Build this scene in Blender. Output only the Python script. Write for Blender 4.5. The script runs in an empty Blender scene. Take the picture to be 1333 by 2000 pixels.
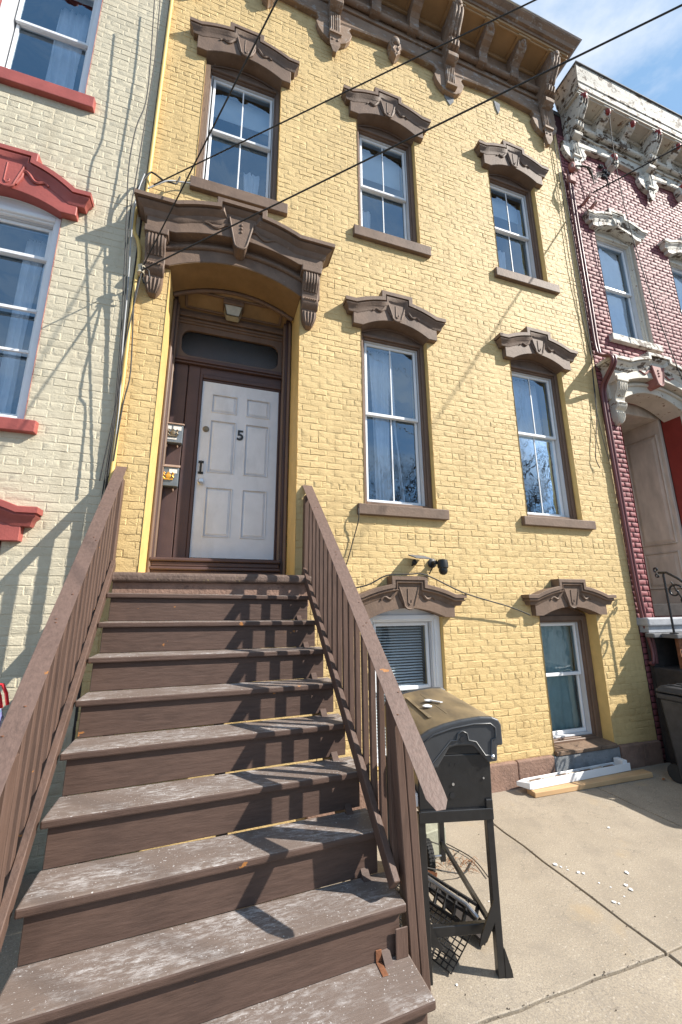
import bpy, bmesh, math, random
from mathutils import Vector, Matrix
random.seed(7)
SC = bpy.context.scene
COL = SC.collection

# ------------------------------------------------------------------ camera
cam_d = bpy.data.cameras.new("camera")
cam = bpy.data.objects.new("camera", cam_d)
COL.objects.link(cam)
R_ = Vector((0.95040501, -0.3109526, -0.00622805)); U_ = Vector((-0.06507124, -0.2183877, 0.97369017)); F_ = Vector((0.30413162, 0.92499475, 0.22779084))
m = Matrix((R_, U_, -F_)).transposed().to_4x4()
m.translation = Vector((0.0, -4.25, 1.977))
cam.matrix_world = m
cam_d.sensor_fit = 'HORIZONTAL'
cam_d.sensor_width = 36.0
cam_d.lens = 36.0 * 789.5 / 1333.0
cam_d.clip_start = 0.05
cam_d.clip_end = 3000
SC.camera = cam

# ------------------------------------------------------------------ world, sun, exposure
SUN = Vector((1.85, -1.0, 1.67)).normalized()
EL = math.asin(SUN.z); AZ = math.atan2(SUN.x, SUN.y)
w = bpy.data.worlds.new("World"); SC.world = w
w.use_nodes = True
nt = w.node_tree
for n in list(nt.nodes): nt.nodes.remove(n)
out = nt.nodes.new('ShaderNodeOutputWorld'); bg = nt.nodes.new('ShaderNodeBackground')
sky = nt.nodes.new('ShaderNodeTexSky'); sky.sky_type = 'NISHITA'; sky.sun_disc = False
sky.sun_elevation = EL; sky.sun_rotation = AZ
sky.air_density = 1.0; sky.dust_density = 0.5; sky.ozone_density = 1.5
tc = nt.nodes.new('ShaderNodeTexCoord'); mp = nt.nodes.new('ShaderNodeMapping')
mp.inputs['Scale'].default_value = (1.2, 2.2, 5.0); mp.inputs['Rotation'].default_value = (0.15, 0.2, 0.3)
nz = nt.nodes.new('ShaderNodeTexNoise'); nz.inputs['Scale'].default_value = 2.1; nz.inputs['Detail'].default_value = 7; nz.inputs['Roughness'].default_value = 0.6
cr = nt.nodes.new('ShaderNodeValToRGB'); cr.color_ramp.elements[0].position = 0.42; cr.color_ramp.elements[1].position = 0.72
cr.color_ramp.elements[1].color = (0.8, 0.8, 0.8, 1)
mx = nt.nodes.new('ShaderNodeMixRGB'); mx.inputs['Color2'].default_value = (9.5, 10.0, 10.8, 1)
nt.links.new(tc.outputs['Generated'], mp.inputs['Vector']); nt.links.new(mp.outputs['Vector'], nz.inputs['Vector'])
nt.links.new(nz.outputs['Fac'], cr.inputs['Fac']); nt.links.new(cr.outputs['Color'], mx.inputs['Fac'])
veil = nt.nodes.new('ShaderNodeMixRGB'); veil.inputs['Fac'].default_value = 0.45; veil.inputs['Color2'].default_value = (4.8, 8.6, 13.5, 1)
nt.links.new(sky.outputs['Color'], veil.inputs['Color1']); nt.links.new(veil.outputs['Color'], mx.inputs['Color1']); nt.links.new(mx.outputs['Color'], bg.inputs['Color'])
bg.inputs['Strength'].default_value = 0.062
nt.links.new(bg.outputs['Background'], out.inputs['Surface'])

sun_d = bpy.data.lights.new("sun", 'SUN'); sun_d.energy = 5.0; sun_d.angle = math.radians(0.5); sun_d.color = (1.0, 0.945, 0.86)
sun = bpy.data.objects.new("sun", sun_d); COL.objects.link(sun)
sun.rotation_euler = (-SUN).to_track_quat('-Z', 'Y').to_euler()
sun.location = (12, -8, 14)
vs = SC.view_settings
vs.view_transform = 'Standard'; vs.look = 'None'; vs.exposure = 0.82; vs.gamma = 1.0
try: vs.use_curve_mapping = False
except Exception: pass

# ------------------------------------------------------------------ materials
def newmat(name):
    mt = bpy.data.materials.new(name); mt.use_nodes = True
    t = mt.node_tree; b = t.nodes['Principled BSDF']
    return mt, t, b
def N(t, ty, **k):
    n = t.nodes.new(ty)
    for a, v in k.items():
        if a in n.inputs: n.inputs[a].default_value = v
        else: setattr(n, a, v)
    return n
def ramp(t, src, p0, p1, c0=(0,0,0,1), c1=(1,1,1,1)):
    r = t.nodes.new('ShaderNodeValToRGB'); e = r.color_ramp.elements
    e[0].position = p0; e[1].position = p1; e[0].color = c0; e[1].color = c1
    t.links.new(src, r.inputs['Fac']); return r.outputs['Color']
def c4(c, k=1.0): return (min(c[0]*k,1), min(c[1]*k,1), min(c[2]*k,1), 1)
def noise(t, vec, scale, detail=4, rough=0.55, dist=0.0):
    n = N(t, 'ShaderNodeTexNoise', Scale=scale, Detail=detail, Roughness=rough, Distortion=dist)
    t.links.new(vec, n.inputs['Vector']); return n.outputs['Fac']
def mapped(t, scale=(1,1,1), rot=(0,0,0)):
    tc = t.nodes.new('ShaderNodeNewGeometry')
    mp = t.nodes.new('ShaderNodeMapping'); mp.inputs['Scale'].default_value = scale; mp.inputs['Rotation'].default_value = rot
    t.links.new(tc.outputs['Position'], mp.inputs['Vector']); return mp.outputs['Vector']
def objvec(t, scale=(1,1,1)):
    tc = t.nodes.new('ShaderNodeTexCoord'); mp = t.nodes.new('ShaderNodeMapping'); mp.inputs['Scale'].default_value = scale
    t.links.new(tc.outputs['Object'], mp.inputs['Vector']); return mp.outputs['Vector']
def mixc(t, fac, a, b):
    x = t.nodes.new('ShaderNodeMixRGB')
    for s, v in (('Fac', fac), ('Color1', a), ('Color2', b)):
        if hasattr(v, 'is_output'): t.links.new(v, x.inputs[s])
        else: x.inputs[s].default_value = v
    return x.outputs['Color']
def bump(t, b, h, strength, dist):
    n = N(t, 'ShaderNodeBump', Strength=strength, Distance=dist)
    t.links.new(h, n.inputs['Height'])
    prev = b.inputs['Normal'].links
    if prev: t.links.new(prev[0].from_socket, n.inputs['Normal'])
    t.links.new(n.outputs['Normal'], b.inputs['Normal'])
def paint(name, col, rough=0.6, var=0.12, vscale=3.0, bs=0.3, bd=0.004, bscale=60.0, chip=None, chip_t=0.7, chip_scale=9.0, stretch=(1,1,1), rot=(0,0,0), metal=0.0, dirt=None, spec=0.4):
    mt, t, b = newmat(name)
    v = mapped(t, stretch, rot)
    n1 = noise(t, v, vscale, 6, 0.62)
    c = ramp(t, n1, 0.3, 0.72, c4(col, 1-var), c4(col, 1+var))
    n2 = noise(t, v, bscale, 5, 0.6)
    if dirt:
        nd = noise(t, mapped(t, (1.0, 1.0, 0.45)), 2.3, 8, 0.7)
        c = mixc(t, ramp(t, nd, 0.52, 0.75), c, c4(dirt))
    if chip:
        n3 = noise(t, v, chip_scale, 8, 0.72)
        f = ramp(t, n3, chip_t, chip_t+0.03)
        c = mixc(t, f, c, c4(chip))
        bump(t, b, ramp(t, n3, chip_t, chip_t+0.03, (1,1,1,1), (0,0,0,1)), 0.5, 0.003)
    t.links.new(c, b.inputs['Base Color'])
    b.inputs['Roughness'].default_value = rough; b.inputs['Metallic'].default_value = metal
    b.inputs['Specular IOR Level'].default_value = spec
    if bs: bump(t, b, n2, bs, bd)
    return mt
def brickpaint(name, col, joint=None, patch=None, patch_t=0.62, lump=0.9):
    # old soft brick under many coats of paint: lumps, pits and trowel smears in relief; the colour hardly changes
    mt, t, b = newmat(name)
    v = mapped(t)
    c = ramp(t, noise(t, v, 1.1, 7, 0.65), 0.3, 0.72, c4(col, 0.9), c4(col, 1.08))
    c = mixc(t, ramp(t, noise(t, mapped(t, (1, 1, 1)), 26, 5, 0.6), 0.35, 0.75, (0,0,0,1), (0.35,0.35,0.35,1)), c, c4(col, 0.8))
    stk = noise(t, mapped(t, (2.6, 1, 0.22)), 2.4, 7, 0.7)
    c = mixc(t, ramp(t, stk, 0.50, 0.78, (0,0,0,1), (0.5,0.5,0.5,1)), c, (col[0]*0.66, col[1]*0.62, col[2]*0.58, 1))
    if patch:
        c = mixc(t, ramp(t, noise(t, v, 14, 9, 0.75), patch_t, patch_t+0.025), c, c4(patch))
    t.links.new(c, b.inputs['Base Color']); b.inputs['Roughness'].default_value = 0.62; b.inputs['Specular IOR Level'].default_value = 0.3
    bump(t, b, noise(t, mapped(t, (0.7, 1, 1.9)), 26, 8, 0.7, 0.5), lump, 0.010)
    bump(t, b, noise(t, v, 90, 6, 0.68), 0.6, 0.005)
    bump(t, b, ramp(t, noise(t, v, 34, 3, 0.5), 0.66, 0.74, (1,1,1,1), (0,0,0,1)), 0.35, 0.008)
    return mt

M = {}
M['yellow'] = brickpaint('yellow_masonry_paint', (0.67, 0.485, 0.225), patch=(0.27, 0.14, 0.05), patch_t=0.70)
M['yellow_s'] = paint('yellow_smooth_paint', (0.67, 0.47, 0.18), 0.6, 0.12, 5, 0.6, 0.008, 26)
M['cream'] = brickpaint('cream_masonry_paint', (0.60, 0.535, 0.395), patch=(0.36, 0.27, 0.17), patch_t=0.75, lump=0.75)
M['redbrick'] = brickpaint('faded_red_masonry_paint', (0.27, 0.088, 0.092), lump=0.5)
M['redjoint'] = brickpaint('dark_red_joint_paint', (0.06, 0.018, 0.022), lump=0.4)
M['redshine'] = paint('dark_red_gloss_paint', (0.24, 0.035, 0.025), 0.45, 0.15, 5, 0.3, 0.004, 30)
M['redtrim'] = paint('brick_red_trim_paint', (0.34, 0.085, 0.07), 0.55, 0.15, 5, 0.45, 0.006, 45, chip=(0.42, 0.2, 0.16), chip_t=0.72, chip_scale=14)
M['brown'] = paint('brown_stone_trim_paint', (0.170, 0.112, 0.078), 0.66, 0.2, 6, 0.55, 0.006, 45, chip=(0.27, 0.205, 0.16), chip_t=0.635, chip_scale=20, dirt=(0.10, 0.066, 0.05))
M['brownwood'] = paint('weathered_brown_cornice_paint', (0.265, 0.178, 0.120), 0.7, 0.25, 5, 0.6, 0.006, 40, dirt=(0.11, 0.075, 0.055), chip=(0.33, 0.28, 0.24), chip_t=0.56, chip_scale=12, stretch=(0.6, 1, 1))
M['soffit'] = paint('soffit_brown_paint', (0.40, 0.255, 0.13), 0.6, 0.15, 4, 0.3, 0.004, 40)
M['porchsoffit'] = paint('porch_brown_warm_bounce', (0.235, 0.145, 0.066), 0.6, 0.18, 5, 0.3, 0.004, 40)  # porch brown with warm bounce off the yellow walls mixed into the colour
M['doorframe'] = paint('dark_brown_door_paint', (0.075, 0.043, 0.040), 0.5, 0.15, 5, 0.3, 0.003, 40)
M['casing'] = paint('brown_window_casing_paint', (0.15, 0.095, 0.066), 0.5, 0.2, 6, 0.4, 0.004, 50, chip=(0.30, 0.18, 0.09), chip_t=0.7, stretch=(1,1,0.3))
M['rawwood'] = paint('peeled_raw_wood', (0.185, 0.125, 0.085), 0.8, 0.35, 8, 0.6, 0.006, 40, chip=(0.08, 0.05, 0.035), chip_t=0.58, stretch=(1,1,0.25))
M['white'] = paint('white_vinyl', (0.78, 0.79, 0.80), 0.4, 0.04, 4, 0.1, 0.002, 40)
M['greyvinyl'] = paint('grey_vinyl', (0.52, 0.53, 0.55), 0.4, 0.05, 4, 0.1, 0.002, 40)
M['door'] = paint('white_door_paint', (0.70, 0.71, 0.75), 0.45, 0.05, 6, 0.12, 0.002, 50, dirt=(0.56, 0.57, 0.60))
M['peel'] = paint('peeling_white_paint', (0.62, 0.58, 0.50), 0.7, 0.16, 5, 0.6, 0.006, 40, chip=(0.11, 0.075, 0.05), chip_t=0.53, chip_scale=9, stretch=(0.55, 1, 1))
M['peel_light'] = paint('aged_white_paint', (0.60, 0.55, 0.46), 0.65, 0.14, 5, 0.4, 0.005, 40, chip=(0.22, 0.13, 0.07), chip_t=0.60, chip_scale=10)
M['greywood'] = paint('grey_beige_wood_paint', (0.50, 0.435, 0.36), 0.65, 0.2, 6, 0.5, 0.005, 30, chip=(0.2, 0.15, 0.11), chip_t=0.72, stretch=(1,1,0.35))
M['rust'] = paint('rusty_iron', (0.21, 0.085, 0.04), 0.85, 0.4, 20, 0.6, 0.004, 70)
M['flash'] = paint('grey_metal_flashing', (0.52, 0.54, 0.57), 0.35, 0.12, 5, 0.2, 0.003, 20, metal=0.7)
M['roof'] = paint('dark_roof_felt', (0.06, 0.06, 0.06), 0.9, 0.2)
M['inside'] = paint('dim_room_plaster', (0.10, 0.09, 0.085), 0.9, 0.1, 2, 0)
M['curtain'] = paint('white_curtain', (0.82, 0.82, 0.84), 0.9, 0.06, 12, 0.2, 0.002, 300)
M['teal_curtain'] = paint('pale_green_curtain', (0.42, 0.53, 0.50), 0.9, 0.15, 6, 0.2, 0.003, 200)
M['blind'] = paint('pale_blind_slat', (0.74, 0.78, 0.78), 0.6, 0.05)
M['black'] = paint('black_plastic', (0.022, 0.022, 0.024), 0.45, 0.2, 8, 0.2, 0.002, 80)
M['wire'] = paint('black_cable', (0.03, 0.028, 0.026), 0.6, 0.1, 8, 0)
M['wire_grey'] = paint('grey_cable', (0.36, 0.37, 0.38), 0.45, 0.1, 8, 0)
M['yconduit'] = paint('yellow_conduit_paint', (0.72, 0.50, 0.16), 0.5, 0.06, 5, 0.1)
M['rconduit'] = paint('maroon_conduit_paint', (0.15, 0.052, 0.052), 0.4, 0.15, 6, 0.15)
M['brownstone'] = paint('brownstone_paint', (0.25, 0.155, 0.115), 0.8, 0.25, 7, 0.8, 0.012, 35, chip=(0.16, 0.10, 0.08), chip_t=0.62)
M['cement'] = paint('blue_grey_cement', (0.22, 0.23, 0.24), 0.85, 0.3, 9, 0.7, 0.01, 30, chip=(0.12, 0.11, 0.105), chip_t=0.62)
M['stonelip'] = paint('worn_brown_stone_paint', (0.14, 0.095, 0.075), 0.7, 0.25, 9, 0.8, 0.01, 40, chip=(0.34, 0.26, 0.10), chip_t=0.62, chip_scale=16)
M['slate'] = paint('grey_painted_stone', (0.33, 0.34, 0.36), 0.6, 0.2, 6, 0.5, 0.006, 40)
M['darkstone'] = paint('dark_grey_stone', (0.13, 0.13, 0.135), 0.75, 0.3, 8, 0.6, 0.006, 40)
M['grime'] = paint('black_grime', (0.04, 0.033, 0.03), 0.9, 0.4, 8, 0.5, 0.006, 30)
M['iron'] = paint('black_gloss_iron', (0.02, 0.02, 0.022), 0.25, 0.2, 8, 0.25, 0.003, 60)
M['grill'] = paint('black_enamel', (0.016, 0.016, 0.017), 0.33, 0.3, 9, 0.3, 0.002, 40, dirt=(0.05, 0.048, 0.046), spec=0.5)
M['grill_end'] = paint('charcoal_cast_metal', (0.05, 0.052, 0.056), 0.42, 0.12, 9, 0.4, 0.001, 300, spec=0.5)
M['chrome'] = paint('dull_chrome', (0.6, 0.6, 0.61), 0.3, 0.1, 9, 0.1, metal=0.9)
M['rubber'] = paint('tyre_rubber', (0.03, 0.03, 0.03), 0.85, 0.2)
M['block'] = paint('mossy_concrete', (0.30, 0.30, 0.23), 0.9, 0.2, 12, 0.7, 0.006, 60)
M['pine'] = paint('raw_pine', (0.52, 0.33, 0.17), 0.75, 0.2, 9, 0.3, 0.002, 50, chip=(0.25, 0.13, 0.05), chip_t=0.7, stretch=(0.2, 1, 1))
M['mailbox'] = paint('galvanised_metal', (0.20, 0.23, 0.26), 0.4, 0.2, 20, 0.2, 0.001, 80, metal=0.5)
M['mailtop'] = paint('brown_metal_lid', (0.34, 0.24, 0.19), 0.5, 0.15, 12, 0.1)
M['paper'] = paint('white_paper_tag', (0.75, 0.75, 0.74), 0.6, 0.04)
M['brass'] = paint('gold_emblem', (0.75, 0.40, 0.07), 0.35, 0.15, 30, 0, metal=0.6)
M['bronze'] = paint('tarnished_bronze', (0.19, 0.155, 0.11), 0.45, 0.3, 30, 0.2, metal=0.6)
M['frost'] = paint('frosted_lamp_glass', (0.42, 0.40, 0.33), 0.35, 0.12, 20, 0.1)
M['chipwhite'] = paint('white_plaster', (0.80, 0.80, 0.80), 0.9, 0.06, 30, 0.4)
M['leaf'] = paint('dry_leaf', (0.30, 0.12, 0.04), 0.8, 0.3, 40, 0.3)
M['redplastic'] = paint('red_plastic', (0.72, 0.02, 0.03), 0.35, 0.08, 30, 0)
M['bin'] = paint('charcoal_bin_plastic', (0.045, 0.046, 0.05), 0.5, 0.25, 12, 0.3, 0.003, 40, dirt=(0.09, 0.085, 0.08))
M['asphalt'] = paint('asphalt', (0.055, 0.055, 0.057), 0.9, 0.2, 10, 0.5, 0.01, 80)
M['dirt'] = paint('dark_joint_dirt', (0.08, 0.06, 0.045), 0.95, 0.4, 30, 0.6, 0.01, 80)
M['redfade'] = paint('faded_red_paint', (0.33, 0.14, 0.12), 0.65, 0.2, 12, 0.4, chip=(0.5, 0.45, 0.38), chip_t=0.6)
M['redcap'] = paint('red_rosette_paint', (0.26, 0.03, 0.025), 0.5, 0.2, 20, 0.2)
M['putty'] = paint('pale_peg', (0.6, 0.52, 0.38), 0.6, 0.1)

def stairwood(name, col, stretch, rot=(0,0,0), residue=False, chip=(0.33, 0.14, 0.04)):
    mt, t, b = newmat(name)
    v = mapped(t, stretch, rot)
    g = noise(t, v, 22, 6, 0.6)
    c = ramp(t, g, 0.3, 0.75, c4(col, 0.70), c4(col, 1.22))
    c = mixc(t, ramp(t, noise(t, mapped(t), 2.6, 4), 0.35, 0.7, (0,0,0,1), (0.5,0.5,0.5,1)), c, c4(col, 1.22))
    ch = ramp(t, noise(t, mapped(t, (0.7, 1, 1.4)), 7.5, 6, 0.55), 0.705, 0.715)
    c = mixc(t, ch, c, c4(chip))
    if residue:
        geo = t.nodes.new('ShaderNodeNewGeometry'); sx = t.nodes.new('ShaderNodeSeparateXYZ'); t.links.new(geo.outputs['True Normal'], sx.inputs[0])
        up = ramp(t, sx.outputs['Z'], 0.55, 0.8)
        big = ramp(t, noise(t, mapped(t, (0.9, 1.6, 1)), 3.2, 4, 0.6), 0.42, 0.66)
        fine = ramp(t, noise(t, mapped(t, (0.45, 1.5, 1)), 34, 9, 0.78), 0.46, 0.64)
        mul = N(t, 'ShaderNodeMath', operation='MULTIPLY'); t.links.new(big, mul.inputs[0]); t.links.new(fine, mul.inputs[1])
        speck = ramp(t, noise(t, mapped(t), 95, 3, 0.5), 0.66, 0.70)
        mxx = N(t, 'ShaderNodeMath', operation='MAXIMUM'); t.links.new(mul.outputs[0], mxx.inputs[0]); t.links.new(speck, mxx.inputs[1])
        m2 = N(t, 'ShaderNodeMath', operation='MULTIPLY'); t.links.new(mxx.outputs[0], m2.inputs[0]); t.links.new(up, m2.inputs[1])
        m3 = N(t, 'ShaderNodeMath', operation='MULTIPLY'); t.links.new(m2.outputs[0], m3.inputs[0]); m3.inputs[1].default_value = 0.8
        worn = N(t, 'ShaderNodeMath', operation='MULTIPLY'); t.links.new(up, worn.inputs[0]); worn.inputs[1].default_value = 0.55
        c = mixc(t, worn.outputs[0], c, (0.235, 0.192, 0.165, 1))
        c = mixc(t, m3.outputs[0], c, (0.60, 0.58, 0.57, 1))
        bump(t, b, fine, 0.25, 0.003)
    t.links.new(c, b.inputs['Base Color']); b.inputs['Roughness'].default_value = 0.58; b.inputs['Specular IOR Level'].default_value = 0.35
    bump(t, b, g, 0.7, 0.005)
    return mt
BR = (0.086, 0.053, 0.041)
M['tread'] = stairwood('brown_tread_wood', BR, (0.25, 2.2, 2.2), residue=True)
M['riser'] = stairwood('brown_riser_wood', BR, (0.3, 2.2, 2.2))
M['post'] = stairwood('brown_post_wood', (0.108, 0.066, 0.050), (2.2, 2.2, 0.25))
M['cap'] = stairwood('brown_handrail_wood', (0.136, 0.088, 0.071), (2.2, 0.3, 2.2), rot=(math.radians(-43.5), 0, 0))

def concrete():
    mt, t, b = newmat('pavement_concrete')
    v = mapped(t)
    c = ramp(t, noise(t, v, 1.3, 7, 0.6), 0.3, 0.72, (0.30, 0.25, 0.185, 1), (0.42, 0.355, 0.27, 1))
    c = mixc(t, ramp(t, noise(t, v, 120, 3, 0.6), 0.40, 0.66, (0,0,0,1), (0.75,0.75,0.75,1)), c, (0.20, 0.172, 0.145, 1))
    c = mixc(t, ramp(t, noise(t, v, 70, 3, 0.6), 0.60, 0.68, (0,0,0,1), (0.6,0.6,0.6,1)), c, (0.55, 0.49, 0.41, 1))
    c = mixc(t, ramp(t, noise(t, v, 3.7, 8, 0.72), 0.50, 0.66, (0,0,0,1), (0.55,0.55,0.55,1)), c, (0.235, 0.20, 0.16, 1))
    vor = N(t, 'ShaderNodeTexVoronoi', Scale=0.55, feature='DISTANCE_TO_EDGE'); wv = N(t, 'ShaderNodeVectorMath', operation='ADD'); nzc = N(t, 'ShaderNodeTexNoise', Scale=5.0, Detail=6); t.links.new(v, nzc.inputs['Vector']); t.links.new(v, wv.inputs[0]); t.links.new(nzc.outputs['Color'], wv.inputs[1]); t.links.new(wv.outputs[0], vor.inputs['Vector'])
    c = mixc(t, ramp(t, vor.outputs['Distance'], 0.0005, 0.0022, (0.55,0.55,0.55,1), (0,0,0,1)), c, (0.13, 0.11, 0.09, 1))
    c = mixc(t, ramp(t, noise(t, v, 2.2, 5, 0.6), 0.6, 0.74, (0,0,0,1), (0.5,0.5,0.5,1)), c, (0.40, 0.29, 0.16, 1))
    c = mixc(t, ramp(t, noise(t, v, 9, 9, 0.75), 0.68, 0.72, (0,0,0,1), (0.8,0.8,0.8,1)), c, (0.27, 0.235, 0.2, 1))
    t.links.new(c, b.inputs['Base Color']); b.inputs['Roughness'].default_value = 0.85
    bump(t, b, noise(t, v, 160, 4, 0.6), 0.4, 0.004)
    return mt
M['concrete'] = concrete()

def lidmat():
    mt, t, b = newmat('heat_browned_lid')
    c = ramp(t, noise(t, objvec(t, (2.0, 0.6, 1)), 3.0, 6, 0.6), 0.33, 0.7, (0.11, 0.085, 0.055, 1), (0.30, 0.22, 0.12, 1))
    c = mixc(t, ramp(t, noise(t, objvec(t), 40, 6, 0.7), 0.62, 0.75, (0,0,0,1), (0.5,0.5,0.5,1)), c, (0.35, 0.31, 0.25, 1))
    t.links.new(c, b.inputs['Base Color']); b.inputs['Roughness'].default_value = 0.5
    bump(t, b, noise(t, objvec(t), 60, 4), 0.15, 0.002)
    return mt
M['lid'] = lidmat()

def glass(name, tint, mixf, rough=0.015, wob=0.35):
    mt = bpy.data.materials.new(name); mt.use_nodes = True; t = mt.node_tree
    t.nodes.remove(t.nodes['Principled BSDF']); o = t.nodes['Material Output']
    tr = N(t, 'ShaderNodeBsdfTransparent'); tr.inputs['Color'].default_value = (0.86, 0.91, 0.95, 1)
    gl = N(t, 'ShaderNodeBsdfGlossy'); gl.inputs['Color'].default_value = c4(tint); gl.inputs['Roughness'].default_value = rough
    bp = N(t, 'ShaderNodeBump', Strength=wob, Distance=0.01); t.links.new(noise(t, mapped(t, (1, 1, 0.7)), 2.4, 3, 0.5, 1.2), bp.inputs['Height']); t.links.new(bp.outputs['Normal'], gl.inputs['Normal'])
    lw = N(t, 'ShaderNodeLayerWeight', Blend=0.25)
    ad = N(t, 'ShaderNodeMath', operation='ADD', use_clamp=True); t.links.new(lw.outputs['Fresnel'], ad.inputs[0]); ad.inputs[1].default_value = mixf
    ms = N(t, 'ShaderNodeMixShader'); t.links.new(ad.outputs[0], ms.inputs['Fac']); t.links.new(tr.outputs[0], ms.inputs[1]); t.links.new(gl.outputs[0], ms.inputs[2])
    t.links.new(ms.outputs[0], o.inputs['Surface'])
    return mt
M['glass'] = glass('window_glass', (0.66, 0.84, 1.0), 0.22)
M['glass_low'] = glass('ground_floor_glass', (0.8, 0.9, 0.95), 0.10)
M['glass_dark'] = glass('transom_glass', (0.55, 0.50, 0.43), 0.05, 0.35)

# ------------------------------------------------------------------ mesh helpers
class MB:
    def __init__(s): s.v = []; s.f = []
    def add(s, vs, fs):
        o = len(s.v); s.v += [tuple(v) for v in vs]; s.f += [tuple(i+o for i in f) for f in fs]; return s
    def hexa(s, p):
        return s.add(p, [(0,3,2,1),(4,5,6,7),(0,1,5,4),(1,2,6,5),(2,3,7,6),(3,0,4,7)])
    def box(s, x0, x1, y0, y1, z0, z1):
        return s.hexa([(x0,y0,z0),(x1,y0,z0),(x1,y1,z0),(x0,y1,z0),(x0,y0,z1),(x1,y0,z1),(x1,y1,z1),(x0,y1,z1)])
    def prism(s, poly, a0, a1, axis='y'):
        n = len(poly)
        def mk(p, a):
            if axis == 'y': return (p[0], a, p[1])
            if axis == 'x': return (a, p[0], p[1])
            return (p[0], p[1], a)
        vs = [mk(p, a0) for p in poly] + [mk(p, a1) for p in poly]
        return s.add(vs, [tuple(range(n)), tuple(range(2*n-1, n-1, -1))] + [(i, i+n, (i+1) % n+n, (i+1) % n) for i in range(n)])
    def band(s, xs, lo, hi, y0, y1):
        n = len(xs); vs = []
        for x in xs: vs += [(x, y0, lo(x)), (x, y0, hi(x)), (x, y1, hi(x)), (x, y1, lo(x))]
        fs = [(0,3,2,1), tuple(4*(n-1)+k for k in (0,1,2,3))]
        for i in range(n-1):
            a = 4*i; b = a+4
            fs += [(a,a+1,b+1,b),(a+1,a+2,b+2,b+1),(a+2,a+3,b+3,b+2),(a+3,a,b,b+3)]
        return s.add(vs, fs)
    def tube(s, pts, r, n=7, caps=True):
        pts = [Vector(p) for p in pts]; k = len(pts)
        rs = r if isinstance(r, (list, tuple)) else [r]*k
        t0 = (pts[1]-pts[0]).normalized(); ref = Vector((0,0,1)) if abs(t0.z) < 0.9 else Vector((1,0,0))
        u = t0.cross(ref).normalized(); vs = []
        for i in range(k):
            t = (pts[min(i+1,k-1)]-pts[max(i-1,0)])
            t = t.normalized() if t.length > 1e-9 else t0
            u = (u - t*u.dot(t)).normalized(); w_ = t.cross(u)
            for j in range(n):
                a = 2*math.pi*j/n; vs.append(pts[i]+(u*math.cos(a)+w_*math.sin(a))*rs[i])
        fs = []
        for i in range(k-1):
            for j in range(n):
                a = i*n+j; b = i*n+(j+1) % n; fs.append((a, b, b+n, a+n))
        if caps: fs += [tuple(range(n-1,-1,-1)), tuple((k-1)*n+j for j in range(n))]
        return s.add(vs, fs)
    def bar(s, p0, p1, w, h, up=(0,0,1)):
        p0 = Vector(p0); p1 = Vector(p1); t = (p1-p0).normalized(); up = Vector(up)
        sd = t.cross(up).normalized()*w/2; uu = sd.cross(t).normalized()*h/2
        a = [p0-sd-uu, p0+sd-uu, p0+sd+uu, p0-sd+uu]; b = [q+(p1-p0) for q in a]
        return s.hexa(a+b)
    def lathe(s, prof, c, axis='z', n=14):
        vs = []
        for r, h in prof:
            for j in range(n):
                a = 2*math.pi*j/n; x, y = r*math.cos(a), r*math.sin(a)
                vs.append((c[0]+x, c[1]+y, c[2]+h) if axis == 'z' else (c[0]+x, c[1]+h, c[2]+y) if axis == 'y' else (c[0]+h, c[1]+x, c[2]+y))
        k = len(prof); fs = []
        for i in range(k-1):
            for j in range(n):
                a = i*n+j; b = i*n+(j+1) % n; fs.append((a, b, b+n, a+n))
        fs += [tuple(range(n-1,-1,-1)), tuple((k-1)*n+j for j in range(n))]
        return s.add(vs, fs)
    def sweep(s, path, prof, y_wall=0.0, pm=None):
        # path: outer outline (x,z) left to right; prof: closed loop of (n,p), n<=0 measured inward from the outline, p out from the wall
        k = len(path); q = len(prof); pm = pm or max(p for _, p in prof); vs = []
        P = [Vector((a, b)) for a, b in path]
        def nrm(i):
            d = (P[i+1]-P[i]).normalized(); return Vector((-d.y, d.x))
        st = []
        for i in range(k):
            if i == 0: mm = nrm(0)
            elif i == k-1: mm = nrm(k-2)
            else:
                a, b = nrm(i-1), nrm(i); mm = (a+b)/(1+a.dot(b))
            st.append((P[i], mm))
        rows = []
        def row(i, proj):
            p0, mm = st[i]; r = []
            for n_, p_ in prof:
                x = p0.x+mm.x*n_; z = p0.y+mm.y*n_
                if i == 0: x = p0.x+(pm-p_)
                if i == k-1: x = p0.x-(pm-p_)
                r.append((x, y_wall-(p_ if proj else 0), z))
            return r
        rows.append(row(0, False))
        for i in range(k): rows.append(row(i, True))
        rows.append(row(k-1, False))
        for r in rows: vs += r
        fs = []
        for i in range(len(rows)-1):
            for j in range(q):
                a = i*q+j; b = i*q+(j+1) % q; fs.append((a, b, b+q, a+q))
        return s.add(vs, fs)

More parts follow.
